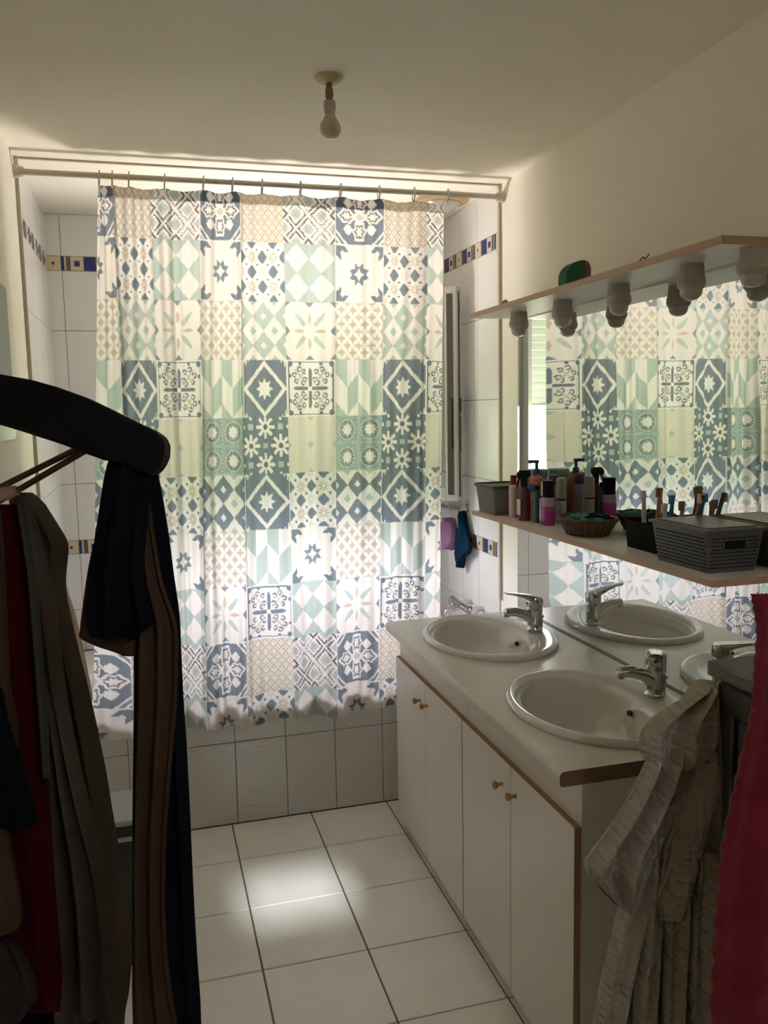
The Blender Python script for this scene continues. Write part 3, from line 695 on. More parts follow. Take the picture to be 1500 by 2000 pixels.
def make_faucet(cx, cy, ang, lab):
    z = CZ+.018
    t = thing('mixer_faucet', lab, 'faucet', (cx, cy, z), 'mixer faucets on the sinks')
    b = MB(); b.lathe([(.028, 0), (.029, .005), (.026, .010), (.025, .03), (.027, .06), (.0285, .080), (.027, .086), (0, .088)], (cx, cy, z), 24)
    pts = [(cx-.005, cy, z+.042), (cx-.035, cy, z+.060), (cx-.075, cy, z+.073), (cx-.112, cy, z+.074)]
    b.tube(pts, [.024, .019, .0165, .0145], 14); b.build('faucet_body', 'chrome', t, smooth=True)
    MB().lathe([(.011, 0), (.012, .004), (.012, .016), (.009, .017)], (cx-.108, cy, z+.074), 16, (-.1, 0, -1)).build('aerator', 'chrome', t, smooth=True)
    dx, dy = -math.cos(ang), -math.sin(ang); nx, ny = -dy, dx
    b = MB(); b.lathe([(.027, 0), (.0285, .005), (.0285, .026), (.026, .034), (.016, .038), (0, .0385)], (cx, cy, z+.086), 24)
    sec = [(-.020, .104, .026, .018), (.015, .117, .025, .014), (.05, .129, .019, .008), (.085, .138, .015, .005), (.112, .142, .013, .0035)]
    vs = []
    for s_, zz, hw, hh in sec:
        for q in range(10):
            a = 2*PI*q/10; ww = hw*math.copysign(abs(math.cos(a))**.7, math.cos(a)); h_ = hh*math.copysign(abs(math.sin(a))**.7, math.sin(a))
            vs.append((cx+dx*s_+nx*ww, cy+dy*s_+ny*ww, z+zz+h_-.0))
    b.add(vs, [(j*10+i, j*10+(i+1) % 10, (j+1)*10+(i+1) % 10, (j+1)*10+i) for j in range(4) for i in range(10)]+[tuple(range(10)), tuple(40+i for i in range(10))])
    lv = b.build('lever', 'chrome', t, smooth=True)
    MB().lathe([(.0035, 0), (.0035, .002), (0, .0021)], (cx+dx*.0285, cy+dy*.0285, z+.100), 10, (dx, dy, 0)).build('indicator_dot', 'hole', lv)
    MB().tube([(cx+.026, cy-.006, z), (cx+.027, cy-.006, z+.045)], .0022, 8).lathe([(0, 0), (.005, .002), (.006, .007), (.004, .012), (0, .013)], (cx+.027, cy-.006, z+.043), 12).build('lift_rod', 'chrome', t, smooth=True)
    return t
make_faucet(-.118, -.565, .0, 'chrome mixer faucet on the far sink with lever pointing over the bowl')
make_faucet(-.108, -1.285, .98, 'chrome mixer faucet on the near sink with lever turned towards the viewer')

# ------------------------------------------------------------------ mirror and shelves
mr_ = thing('wall_mirror', 'large frameless mirror between worktop and upper shelf, reflecting the curtain', 'mirror', (-.001, -.9, .83))
b = MB(); b.box((-.0025, -1.72, .823), (-.0005, -.172, 1.952)); b.build('mirror_backing', 'mirror_edge', mr_)
b = MB(); b.add([(-.0027, -1.72, .823), (-.0027, -.172, .823), (-.0027, -.172, 1.952), (-.0027, -1.72, 1.952)], [(0, 1, 2, 3)]); b.build('mirror_glass', 'mirror', mr_)
def shelf(z0, z1, lab, name):
    t = thing(name, lab, 'shelf', (-.1, -.9, z0), None)
    MB().box((-.199, -1.634, z0), (-.007, -.186, z1)).build('shelf_board', 'laminate', t)
    b = MB(); b.box((-.2005, -1.635, z0), (-.199, -.185, z1)); b.box((-.2005, -1.6355, z0), (-.007, -1.634, z1)); b.box((-.2005, -.186, z0), (-.007, -.1845, z1)); b.build('edge_banding', 'ledge', t)
    return t
shelf(1.210, 1.226, 'lower white shelf with beech edge crowded with bottles and baskets', 'wall_shelf')
sh2 = shelf(1.957, 1.975, 'upper white shelf with beech edge carrying globe lamps underneath', 'wall_shelf')

def make_globe(y, lab):
    z = 1.957
    t = thing('globe_lamp', lab, 'lamp', (-.10, y, z), 'unlit globe lamps under the upper shelf')
    MB().lathe([(.029, 0), (.030, -.006), (.0315, -.028), (.0345, -.035), (.0350, -.047), (.0325, -.053), (.030, -.056), (.027, -.060)], (-.10, y, z), 16).build('lamp_socket', 'cap_white', t, smooth=True, auto=20)
    MB().lathe([(.026, -.052), (.027, -.060), (.0265, -.068), (.023, -.076), (.016, -.082), (.007, -.085), (0, -.0855)], (-.10, y, z), 24).build('opal_bulb', 'opal', t, smooth=True)
    return t
gl = make_globe(-.395, 'frosted globe lamp under the upper shelf, farthest away beside the mirror edge')
for y, lb in ((-.725, 'frosted globe lamp under the upper shelf, second from its far end'), (-1.06, 'frosted globe lamp under the upper shelf, middle one of the row'), (-1.39, 'frosted globe lamp under the upper shelf, second nearest the viewer'), (-1.61, 'frosted globe lamp under the upper shelf, nearest and cut by the photo edge')):
    dup(gl, (0, y+.395, 0), lb)

# things on the upper shelf
t = thing('sponge', 'dark green and brown rounded scouring sponge standing on the upper shelf', 'sponge', (-.165, -.985, 1.975))
lp = [(-.198, -.935, 1.975)]+[(-.198+.06*(1-math.cos(a)), -.935, 1.975+.022+.048*math.sin(a)) for a in np.linspace(0, PI/2, 9)]+[(-.138, -.935, 1.975)]
MB().prism(lp, (0, .05, 0)).build('scouring_pad', 'green_felt', t)
MB().prism([(-.1375, -.935, 1.975), (-.1375, -.935, 2.044), (-.126, -.935, 2.040), (-.118, -.935, 2.025), (-.118, -.935, 1.975)], (0, .05, 0)).build('sponge_back', 'cork', t)
t = MB().tube([(-.16, -.39, 1.979), (-.17, -.42, 1.987), (-.175, -.45, 1.988), (-.18, -.48, 1.979)], [.003, .006, .006, .003]).build('hair_clip', 'hair', base=(-.17, -.43, 1.976), smooth=True); tag(t, 'small brown hair clip lying at the far end of the upper shelf', 'hair clip')
t = MB().tube([(-.15, -.72, 1.978), (-.16, -.75, 1.981), (-.165, -.80, 1.978)], .0025).tube([(-.155, -.76, 1.979), (-.17, -.74, 1.978)], .002).build('hairpin', 'hair', base=(-.16, -.76, 1.976), smooth=True); tag(t, 'thin dark hairpin lying on the upper shelf beside the green sponge', 'hairpin')
t = MB().tube([(-.17, -1.26, 1.978), (-.165, -1.28, 1.992), (-.16, -1.30, 1.978)], .002).tube([(-.18, -1.27, 1.978), (-.16, -1.275, 1.985), (-.15, -1.285, 1.999)], .0015).build('elastic_band', 'hair', base=(-.165, -1.28, 1.976), smooth=True); tag(t, 'tiny brown elastic band with frayed ends on the upper shelf near its bend', 'hair elastic')

# things on the lower shelf --------------------------------------------
SZ = 1.226
def taper_box(b, x0, x1, y0, y1, z0, z1, ins, th=.003, open_top=True):
    """open box narrower at the bottom by ins"""
    def rect(x0, x1, y0, y1, z, r=.012, k_=4):
        P = []
        for (cx_, cy_, a0) in ((x1-r, y1-r, 0), (x0+r, y1-r, PI/2), (x0+r, y0+r, PI), (x1-r, y0+r, 1.5*PI)):
            for i in range(k_+1): a = a0+PI/2*i/k_; P.append((cx_+r*math.cos(a), cy_+r*math.sin(a), z))
        return P
    R = [rect(x0+ins, x1-ins, y0+ins, y1-ins, z0), rect(x0, x1, y0, y1, z1), rect(x0+th, x1-th, y0+th, y1-th, z1), rect(x0+ins+th, x1-ins-th, y0+ins+th, y1-ins-th, z0+th)]
    n = len(R[0]); b.add([p for r in R for p in r], [(j*n+i, j*n+(i+1) % n, (j+1)*n+(i+1) % n, (j+1)*n+i) for j in range(3) for i in range(n)]+[tuple(range(n))[::-1], tuple(3*n+i for i in range(n))])
t = thing('storage_basket', 'small grey woven open basket at the far end of the lower shelf', 'basket', (-.13, -.29, SZ))
b = MB(); taper_box(b, -.195, -.055, -.385, -.20, SZ, SZ+.105, .012); b.build('basket_body', 'light_basket', t, smooth=True)
b = MB(); taper_box(b, -.199, -.051, -.389, -.196, SZ+.098, SZ+.110, 0, .006); b.build('basket_rim', 'grey_wicker', t)

def bottle(name, lab, cat, x, y, parts, group=None):
    """parts: list of (part name, profile, material, sx, sy)"""
    t = thing(name, lab, cat, (x, y, SZ), group)
    for pn, prof, mt_, sx, sy in parts: MB().lathe(prof, (x, y, SZ), 24, None, sx, sy).build(pn, mt_, t, smooth=True)
    return t
def body(r, h, sh=.012, neck=.010): return [(0, 0), (r*.94, 0), (r, .003), (r, h-sh), (r*.92, h-sh*.5), (neck, h), (neck, h+.004), (0, h+.004)]
def cyl(r, z0, z1): return [(0, z0), (r*.97, z0), (r, z0+.002), (r, z1-.003), (r*.9, z1), (0, z1)]
bottle('lotion_tub', 'mint green lidded round tub behind the grey basket', 'tub', -.046, -.436, [('tub_body', cyl(.036, 0, .145), 'cream_pl', 1, 1), ('tub_lid', cyl(.038, .143, .170), 'mint_pl', 1, 1)])
bottle('shampoo_bottle', 'yellow capped bottle standing in front of the mint tub', 'bottle', -.100, -.418, [('bottle_body', body(.016, .12), 'cream_pl', 1, 1), ('bottle_cap', cyl(.0165, .118, .155), 'yellow', 1, 1)])
bottle('lotion_bottle', 'slim pale pink bottle with raspberry cap beside the grey basket', 'bottle', -.14, -.435, [('bottle_body', body(.019, .118), 'pink_pl', .8, 1.15), ('bottle_cap', cyl(.011, .118, .152), 'raspberry', 1, 1)])
t = bottle('spray_bottle', 'burgundy spray bottle with black trigger head and white label', 'spray bottle', -.142, -.530, [('bottle_body', body(.024, .118, .03, .011), 'burgundy', .85, 1.1), ('bottle_neck', cyl(.012, .118, .150), 'black', 1, 1)])
b = MB(); b.prism([(-.170, -.527, SZ+.150), (-.170, -.527, SZ+.165), (-.160, -.527, SZ+.176), (-.125, -.527, SZ+.176), (-.122, -.527, SZ+.160), (-.130, -.527, SZ+.150)], (0, -.014, 0)); b.tube([(-.158, -.534, SZ+.152), (-.168, -.534, SZ+.140), (-.170, -.534, SZ+.118)], .0035); b.build('trigger_head', 'black', t)
MB().box((-.1635, -.545, SZ+.02), (-.1628, -.515, SZ+.075)).build('bottle_label', 'label', t)
t = bottle('sunscreen_bottle', 'orange bottle with blue pump top and blue printed label', 'bottle', -.080, -.500, [('bottle_body', body(.030, .156, .022, .011), 'orange', .70, 1.2), ('pump_collar', cyl(.012, .152, .176), 'navy_cap', 1, 1)])
b = MB(); b.tube([(-.080, -.500, SZ+.174), (-.080, -.500, SZ+.200)], .006); b.box((-.112, -.506, SZ+.197), (-.072, -.494, SZ+.208), .002); b.build('pump_head', 'navy_cap', t, smooth=True)
for q_ in ((-.518, .095, -.484, .125), (-.514, .055, -.488, .062)): MB().box((-.1022, q_[0], SZ+q_[1]), (-.1012, q_[2], SZ+q_[3])).build('bottle_label', 'navy_cap', t)
bottle('bath_oil_bottle', 'slim dark teal bottle between the orange and magenta ones', 'bottle', -.128, -.600, [('bottle_body', body(.014, .112, .01), 'teal', .8, 1), ('bottle_cap', cyl(.010, .112, .128), 'black', 1, 1)])
t = bottle('perfume_bottle', 'perfume bottle, magenta at the base, with clear and black cap', 'perfume', -.118, -.665, [('bottle_body', [(0, 0), (.027, 0), (.0285, .004), (.0285, .060), (.027, .064), (0, .064)], 'magenta', .8, 1.05), ('bottle_shoulder', [(0, .064), (.0285, .064), (.0285, .088), (.025, .093), (0, .093)], 'lilac', .8, 1.05), ('bottle_cap', cyl(.0235, .094, .150), 'black', .8, 1.05)])
MB().box((-.1415, -.662, SZ+.01), (-.1405, -.648, SZ+.088)).build('front_panel', 'lilac', t); MB().box((-.1375, -.662, SZ+.098), (-.1365, -.652, SZ+.146)).build('cap_panel', 'label', t)
bottle('hair_product_bottle', 'tall bottle with violet cap behind the perfume bottle', 'bottle', -.052, -.575, [('bottle_body', body(.017, .125, .01), 'lilac', 1, 1), ('bottle_cap', cyl(.018, .125, .160), 'violet', 1, 1)])
bottle('deodorant', 'greige deodorant stick with tall matching cap behind the perfume', 'deodorant', -.056, -.640, [('deodorant_body', cyl(.020, 0, .078), 'greige', .8, 1.1), ('seam_ring', cyl(.018, .078, .083), 'black', .8, 1.1), ('deodorant_cap', [(0, .083), (.020, .083), (.020, .148), (.016, .154), (0, .155)], 'greige', .8, 1.1)])

def wicker_basket(x, y, a, bb, h, lab):
    t = thing('wicker_basket', lab, 'basket', (x, y, SZ))
    b = MB(); ns = 22
    for lv in range(7):
        f = lv/6; ra, rb = a*(.72+.28*f), bb*(.72+.28*f)
        b.tube([(x+(ra+.002*(-1)**(i+lv))*math.cos(2*PI*i/(2*ns)), y+(rb+.002*(-1)**(i+lv))*math.sin(2*PI*i/(2*ns)), SZ+.004+f*(h-.006)) for i in range(2*ns)], .0042, 6, True)
    b.add([(x, y, SZ+.002)]+[(x+a*.72*math.cos(2*PI*i/28), y+bb*.72*math.sin(2*PI*i/28), SZ+.002) for i in range(28)], [(0, 1+i, 1+(i+1) % 28) for i in range(28)])
    b.build('basket_body', 'wicker', t, smooth=True)
    b = MB(); b.tube([(x+a*1.03*math.cos(2*PI*i/32), y+bb*1.03*math.sin(2*PI*i/32), SZ+h+.002*math.sin(i*PI/2)) for i in range(32)], .0058, 8, True); b.build('basket_rim', 'wicker', t, smooth=True)
    b = MB()
    for i in range(ns):
        c, s = math.cos(2*PI*i/ns), math.sin(2*PI*i/ns); b.tube([(x+a*.74*c, y+bb*.74*s, SZ+.002), (x+a*1.01*c, y+bb*1.01*s, SZ+h)], .0022, 6)
    b.build('basket_stake', 'rod_pale', t)
    return t
wicker_basket(-.105, -.905, .078, .105, .050, 'low oval brown wicker basket filled with teal hair ties')
t0 = None
for i, (x, y, z, r, lb) in enumerate(((-.12, -.86, .046, .024, 'teal scrunchie in the wicker basket nearest the perfume'), (-.09, -.915, .050, .026, 'teal scrunchie in the middle of the wicker basket pile'), (-.12, -.955, .045, .022, 'teal scrunchie in the wicker basket nearest the big grey box'), (-.075, -.87, .046, .022, 'teal scrunchie in the wicker basket against the mirror side'))):
    P = [(x+(r+.003*math.sin(5*a))*math.cos(a), y+(r+.003*math.sin(5*a))*math.sin(a), SZ+z+.004*math.sin(2*a+i)) for a in [2*PI*q/30 for q in range(30)]]
    o = MB().tube(P, [.009+.003*math.sin(q*2.1) for q in range(30)], 8, True).build('scrunchie', 'scrunch', base=(x, y, SZ+z), smooth=True); tag(o, lb, 'scrunchie', 'hair ties in the wicker basket')
o = MB().tube([(-.14, -.92, SZ+.052), (-.10, -.95, SZ+.062), (-.06, -.975, SZ+.055), (-.05, -.99, SZ+.045)], [.003, .004, .004, .002], 8).tube([(-.12, -.90, SZ+.055), (-.09, -.945, SZ+.072), (-.06, -.96, SZ+.06)], .003, 8).build('headband', 'black', base=(-.09, -.95, SZ+.05), smooth=True); tag(o, 'thin black headband lying over the teal hair ties', 'headband')
o = MB().lathe([(0, -.008), (.016, -.006), (.020, 0), (.016, .006), (0, .008)], (-.09, -.845, SZ+.034), 20, (.3, .2, 1)).build('soap_bar', 'cream_pl', base=(-.09, -.845, SZ+.034), smooth=True); tag(o, 'pale soap bar under the hair ties in the wicker basket', 'soap')

# dark open box of toothbrushes behind the big basket
t = thing('toothbrush_box', 'small black open box holding toothbrushes behind the lidded basket', 'box', (-.07, -1.235, SZ))
b = MB(); taper_box(b, -.125, -.02, -1.32, -1.14, SZ, SZ+.078, .006); b.build('box_body', 'grey_wicker_d', t, smooth=True)
def brush(x, y, dx, dy, L_, mname, head, lab):
    p0 = Vector((x, y, SZ+.01)); d = Vector((dx, dy, 1)).normalized(); p1 = p0+d*L_
    t = thing('toothbrush', lab, 'toothbrush', p0, 'toothbrushes in the black box')
    MB().tube([p0, p0+d*L_*.5, p0+d*L_*.8, p1], [.006, .0066, .0055, .0068], 8).build('handle', mname, t, smooth=True)
    q = p1-d*.012; MB().box((q.x-.010, q.y-.005, q.z-.012), (q.x-.002, q.y+.005, q.z+.012)).build('bristles', head, t)
brush(-.085, -1.185, -.03, .0, .148, 'brush_pl', 'label', 'white plastic toothbrush at the far end of the black box')
brush(-.06, -1.20, -.02, -.16, .160, 'bamboo', 'cork', 'bamboo toothbrush leaning right, tallest in the black box')
brush(-.06, -1.245, .0, .20, .158, 'bamboo', 'label', 'bamboo toothbrush leaning left, its head meeting the tallest one')
brush(-.045, -1.235, -.05, -.22, .145, 'brush_blue', 'brush_blue', 'toothbrush with blue handle in the middle of the black box')
brush(-.075, -1.26, .0, -.05, .120, 'brush_pl', 'label', 'short white toothbrush beside the blue one')
brush(-.05, -1.29, .0, -.14, .130, 'bamboo', 'cork', 'short bamboo toothbrush right of the blue one')
brush(-.035, -1.305, .0, -.42, .165, 'rod_pale', 'pink_pl', 'brown toothbrush standing apart at the near end of the box')

# big perforated lidded basket
t = thing('lidded_basket', 'large dark grey perforated plastic basket with olive lid, near end of lower shelf', 'basket', (-.085, -1.44, SZ))
bx0, bx1, by0, by1 = -.172, -.012, -1.575, -1.345
b = MB(); taper_box(b, bx0, bx1, by0, by1, SZ, SZ+.098, .012); b.build('basket_body', 'grey_wicker', t, smooth=True)
b = MB()
for r in range(9):
    z = SZ+.012+.0088*r; f = (z-SZ)/.098; ins = .012*(1-f)
    for i in range(24):
        y = by0+.016+(by1-by0-.032)*(i+.5*(r % 2))/24; x = bx0+ins-.0006
        b.box((x, y-.0022, z-.0018), (x+.0006, y+.0022, z+.0018))
    for i in range(15):
        x = bx0+.016+(bx1-bx0-.032)*(i+.5*(r % 2))/15; y = by0+ins-.0006
        if not (r in (5, 6, 7) and 4 <= i <= 10): b.box((x-.0022, y, z-.0018), (x+.0022, y+.0006, z+.0018))
b.build('perforations', 'grey_wicker_d', t)
MB().box((-.122, by0-.0002, SZ+.056), (-.068, by0+.004, SZ+.076)).build('handle_slot', 'grey_wicker_d', t)
b = MB(); b.box((bx0-.005, by0-.005, SZ+.096), (bx1+.003, by1+.005, SZ+.104), .003); b.cur = 1; b.box((bx0+.012, by0+.012, SZ+.1035), (bx1-.012, by1-.012, SZ+.1075), .002); b.build('basket_lid', ['grey_wicker', 'lid_grey'], t)

# ------------------------------------------------------------------ hanging cloths on the tub wall
t = thing('towel_hook', 'small chrome double hook on the tiles under the open window sash', 'hook', (-.004, .36, 1.16))
MB().box((-.008, .35, 1.15), (-.004, .385, 1.20), .001).tube([(-.008, .367, 1.185), (-.035, .367, 1.175), (-.042, .367, 1.155), (-.035, .367, 1.14), (-.028, .367, 1.146)], .0035).build('hook_body', 'chrome', t, smooth=True)
def wadded(name, lab, cat, prof, x0, yc, mt_, th):
    """small hanging cloth: prof = list of (z, y_left, y_right)"""
    b = MB(); n = 20
    for (z, a, c) in prof:
        for i in range(n):
            t_ = 2*PI*i/n; b.v.append((x0+th*math.sin(t_)*(1+.4*math.sin(3*t_+z*30)), (a+c)/2+(c-a)/2*math.cos(t_), z+.006*math.sin(2*t_)))
    for j in range(len(prof)-1):
        for i in range(n): b.f.append((j*n+i, j*n+(i+1) % n, (j+1)*n+(i+1) % n, (j+1)*n+i)); b.mi.append(0)
    b.f += [tuple(range(n)), tuple((len(prof)-1)*n+i for i in range(n))]; b.mi += [0, 0]
    o = b.build(name, mt_, base=(x0, yc, prof[-1][0]), smooth=True); return tag(o, lab, cat)
wadded('wash_cloth', 'navy blue face cloth hanging pinched from the hook', 'cloth', [(1.150, .36, .375), (1.13, .34, .39), (1.08, .31, .40), (1.03, .27, .44), (1.00, .25, .45), (.975, .27, .44), (.955, .32, .44), (.93, .35, .43), (.905, .37, .42), (.89, .385, .41)], -.034, .36, 'blue_cloth', .018)
wadded('bath_puff', 'lilac pink bath puff hanging behind the navy cloth', 'bath puff', [(1.10, .53, .54), (1.08, .50, .58), (1.04, .48, .60), (1.0, .48, .60), (.97, .50, .58), (.95, .53, .56)], -.035, .55, 'pink_cloth', .026)
t = thing('soap_rack', 'narrow white patterned soap rack on the tiles above the puff', 'rack', (-.004, .5, 1.15))
b = MB(); b.box((-.07, .44, 1.150), (-.004, .62, 1.156)); b.box((-.072, .44, 1.150), (-.068, .62, 1.180)); b.build('rack_tray', 'label', t)
b = MB()
for i in range(6): b.lathe([(.009, 0), (.009, .0008), (.005, .0009), (0, .0009)], (-.0722, .458+.028*i, 1.166), 10, (-1, 0, 0))
b.build('rack_dots', 'violet', t)

# ------------------------------------------------------------------ ceiling lamps
lx, ly = -.888, -.915
t = thing('ceiling_bulb', 'bare unlit light bulb hanging from a yellowed ceiling rose', 'ceiling lamp', (lx, ly, H))
MB().lathe([(0, 0), (.038, 0), (.038, -.004), (.030, -.012), (.018, -.016), (0, -.016)], (lx, ly, H), 28).build('ceiling_rose', 'rose', t, smooth=True)
MB().lathe([(.008, -.014), (.009, -.03), (.011, -.034), (.011, -.05), (.009, -.054), (.010, -.062)], (lx, ly, H), 18).build('stem', 'oldbrass', t, smooth=True)
MB().lathe([(.010, -.060), (.0155, -.062), (.0165, -.070), (.0165, -.082), (.015, -.084), (.015, -.092), (.013, -.094)], (lx, ly, H), 20).build('lamp_holder', 'cap_white', t, smooth=True, auto=25)
MB().lathe([(.0125, -.088), (.0135, -.098), (.0175, -.106), (.025, -.117), (.0285, -.128), (.0285, -.138), (.024, -.149), (.015, -.156), (.006, -.1585), (0, -.159)], (lx, ly, H), 28).build('light_bulb', 'bulb', t, smooth=True)
t = thing('ceiling_light', 'round oak disc ceiling light over the tub beside the right wall', 'ceiling lamp', (-.155, .25, H))
MB().lathe([(0, 0), (.11, 0), (.11, -.018), (.10, -.022), (.075, -.022)], (-.155, .25, H), 36).build('wood_base', 'wood_disc', t, smooth=True)
MB().lathe([(.078, -.018), (.078, -.024), (.06, -.04), (.03, -.05), (0, -.052)], (-.155, .25, H), 36).build('lamp_shade', 'opal', t, smooth=True)

# grey fronted medicine cabinet on the left wall
t = thing('medicine_cabinet', 'shallow grey fronted cabinet on the left wall at the photo edge', 'cabinet', (-W, -.8, 1.56))
MB().box((-W, -1.1, 1.555), (-W+.012, -.50, 2.0), .002).build('cabinet_body', 'pvc', t)
MB().box((-W+.012, -1.09, 1.565), (-W+.016, -.51, 1.99)).build('cabinet_front', 'cab_glass', t)

# pedal bin by the tub
t = thing('waste_bin', 'dark green plastic waste bin with grey rim in front of the tub', 'bin', (-1.46, -.72, 0))
b = MB(); taper_box(b, -1.56, -1.36, -.80, -.60, 0, .44, .02); b.build('bin_body', 'bin', t, smooth=True)
b = MB(); b.box((-1.565, -.805, .445), (-1.355, -.595, .462), .004); b.build('bin_lid', 'bin_rim', t)
b = MB(); taper_box(b, -1.566, -1.354, -.806, -.594, .400, .412, 0, .006); b.build('bin_band', 'bin_rim', t)

# ------------------------------------------------------------------ cloth lofts
def loft(rows, d, th, folds=5, famp=.25, seed=0, n=72, sub=6, dfun=None, edge=0.0, ripple=0.0, rnd_p=10):
    """rows: (py, px_left, px_right). Cloth body between the two outlines, depth d from the viewer, thickness th.
    Returns MB with uv-able rings. Folds are real undulations of the cloth."""
    rnd = np.random.RandomState(seed); R = []
    P = np.array(rows, float); ts = np.linspace(0, len(P)-1, (len(P)-1)*sub+1)
    def cr_(k_): 
        x = np.arange(len(P)); y = P[:, k_]
        mm = np.gradient(y); i = np.clip(np.floor(ts).astype(int), 0, len(P)-2); f = ts-i
        h00 = 2*f**3-3*f**2+1; h10 = f**3-2*f**2+f; h01 = -2*f**3+3*f**2; h11 = f**3-f**2
        return h00*y[i]+h10*mm[i]+h01*y[i+1]+h11*mm[i+1]
    py, xl, xr = P[:, 0][0]+0*ts, None, None
    py = np.interp(ts, np.arange(len(P)), P[:, 0]); xl, xr = cr_(1), cr_(2)
    phs = rnd.uniform(0, 6.28, 6); ks = rnd.uniform(.7, 1.4, 6)*folds
    b = MB(); m_ = len(ts)
    for j in range(m_):
        v = j/(m_-1); tq = th*(.25+.75*math.sqrt(max(0, 1-abs(2*v-1)**rnd_p))) if rnd_p else th; a = at(xl[j], py[j], d); c = at(xr[j], py[j], d); ctr = (a+c)/2; hw = (c-a)/2
        nrm = -fw
        for i in range(n):
            t_ = 2*PI*i/n; s = math.cos(t_); front = math.sin(t_)
            und = sum(math.sin(ks[q]*s*PI/1.0+phs[q]+.9*v*math.sin(phs[q]*3)*2) for q in range(3))/3
            taper = (1-abs(s)**6)
            off = tq*(math.copysign(abs(front)**.7, front)*.5+famp*und*taper*2)
            if ripple: off += ripple*math.sin(v*60+3*s+phs[4])*taper
            dd = dfun(s, v) if dfun else 0
            e = 1+edge*math.sin(v*150+phs[3])*abs(s)**8
            b.v.append(tuple(ctr+hw*s*e+nrm*(off+dd)))
    for j in range(m_-1):
        for i in range(n): b.f.append((j*n+i, j*n+(i+1) % n, (j+1)*n+(i+1) % n, (j+1)*n+i)); b.mi.append(0)
    b.f += [tuple(range(n)), tuple((m_-1)*n+i for i in range(n))]; b.mi += [0, 0]
    b.grid = (m_, n, d*1.0*(P[0, 2]-P[0, 1])/F_PX, (P[-1, 0]-P[0, 0])/F_PX*d)
    return b
def planar_uv(o):
    me = o.data; uv = me.uv_layers.new(name='UVMap'); org = wloc(o) if not o.parent else wloc(o.parent)
    co = np.empty(len(me.vertices)*3, np.float32); me.vertices.foreach_get('co', co); co = co.reshape(-1, 3)
    u = co@np.array(rt0[:]); v = co[:, 2]; li = np.empty(len(me.loops), np.int32); me.loops.foreach_get('vertex_index', li)
    uv.data.foreach_set('uv', np.stack([u[li], v[li]], -1).astype(np.float32).ravel())

# beige waffle robe hanging off the grey cabinet's corner
RB = 1.56
rb = thing('bathrobe', 'beige waffle bathrobe bunched over the corner of the grey cabinet beside the near sink', 'bathrobe', at(1320, 1700, RB))
def part(b, name, mt_, parent, sm=True):
    o = b.build(name, mt_, parent, smooth=sm, auto=75); planar_uv(o); return o
part(loft([(1330, 1376, 1398), (1352, 1358, 1400), (1390, 1330, 1402), (1440, 1306, 1405), (1500, 1272, 1408), (1560, 1248, 1408), (1640, 1228, 1408), (1720, 1218, 1406), (1800, 1210, 1402), (1900, 1200, 1400), (2000, 1190, 1398), (2120, 1184, 1396)], RB+.02, .05, 6, .5, 3), 'robe_body', 'robe', rb)
part(loft([(1340, 1384, 1400), (1362, 1342, 1400), (1386, 1300, 1401), (1410, 1268, 1402), (1436, 1251, 1400), (1462, 1249, 1396), (1484, 1258, 1380), (1500, 1275, 1350)], RB-.055, .05, 2, .35, 5, rnd_p=6), 'robe_collar', 'robe', rb)
part(loft([(1470, 1335, 1402), (1540, 1308, 1388), (1620, 1272, 1348), (1700, 1238, 1304), (1780, 1208, 1266), (1860, 1188, 1246), (1940, 1170, 1230), (2010, 1158, 1220), (2120, 1152, 1214)], RB-.035, .05, 1.4, .25, 14), 'robe_fold', 'robe', rb)
part(loft([(1462, 1272, 1350), (1500, 1256, 1340), (1550, 1232, 1322), (1600, 1202, 1300), (1640, 1174, 1284), (1675, 1147, 1272), (1692, 1140, 1266), (1715, 1152, 1256), (1745, 1180, 1246), (1768, 1204, 1232)], RB-.06, .032, 2, .4, 8), 'robe_flap', 'robe', rb)
part(loft([(1490, 1352, 1404), (1560, 1326, 1402), (1640, 1302, 1378), (1700, 1290, 1362), (1750, 1282, 1350), (1798, 1290, 1338)], RB-.06, .036, 1.6, .3, 11, rnd_p=6), 'robe_sleeve', 'robe', rb)
for i, (a0, a1, b0, b1, sd) in enumerate(((1250, 1296, 1238, 1280, 2), (1300, 1346, 1292, 1336, 3), (1350, 1402, 1342, 1396, 4))):
    part(loft([(1640+i*12, a0+14, a1-2), (1760, a0, a1), (1880, (a0+b0)/2, (a1+b1)/2), (2000, b0, b1), (2120, b0, b1)], RB-.035, .05, 1.0, .2, 20+sd, rnd_p=6), 'robe_fold', 'robe', rb)

# grey cabinet by the right wall
GX = -.40
gc = thing('laundry_cabinet', 'grey painted grooved cabinet between the robe and the raspberry towel', 'cabinet', (-.2, -2.25, 0))
MB().box((GX+.012, -2.62, 0), (-.003, -1.915, 1.108)).build('cabinet_body', 'grey_paint', gc)
MB().box((GX-.004, -2.64, 1.110), (-.003, -1.893, 1.138), .004).build('cabinet_top', 'grey_paint', gc)
b = MB(); b.box((GX+.004, -1.955, .06), (GX+.012, -1.918, 1.10)); b.box((GX+.004, -2.60, 1.05), (GX+.012, -1.955, 1.10))
for i in range(7): b.box((GX+.006, -2.05-.085*i, .07), (GX+.012, -1.974-.085*i, 1.045))
b.build('door', 'grey_paint', gc)
b = MB(); b.box((GX+.011, -1.9745, .07), (GX+.0125, -1.9545, 1.05)); b.build('door_groove', 'grey_dark', gc)

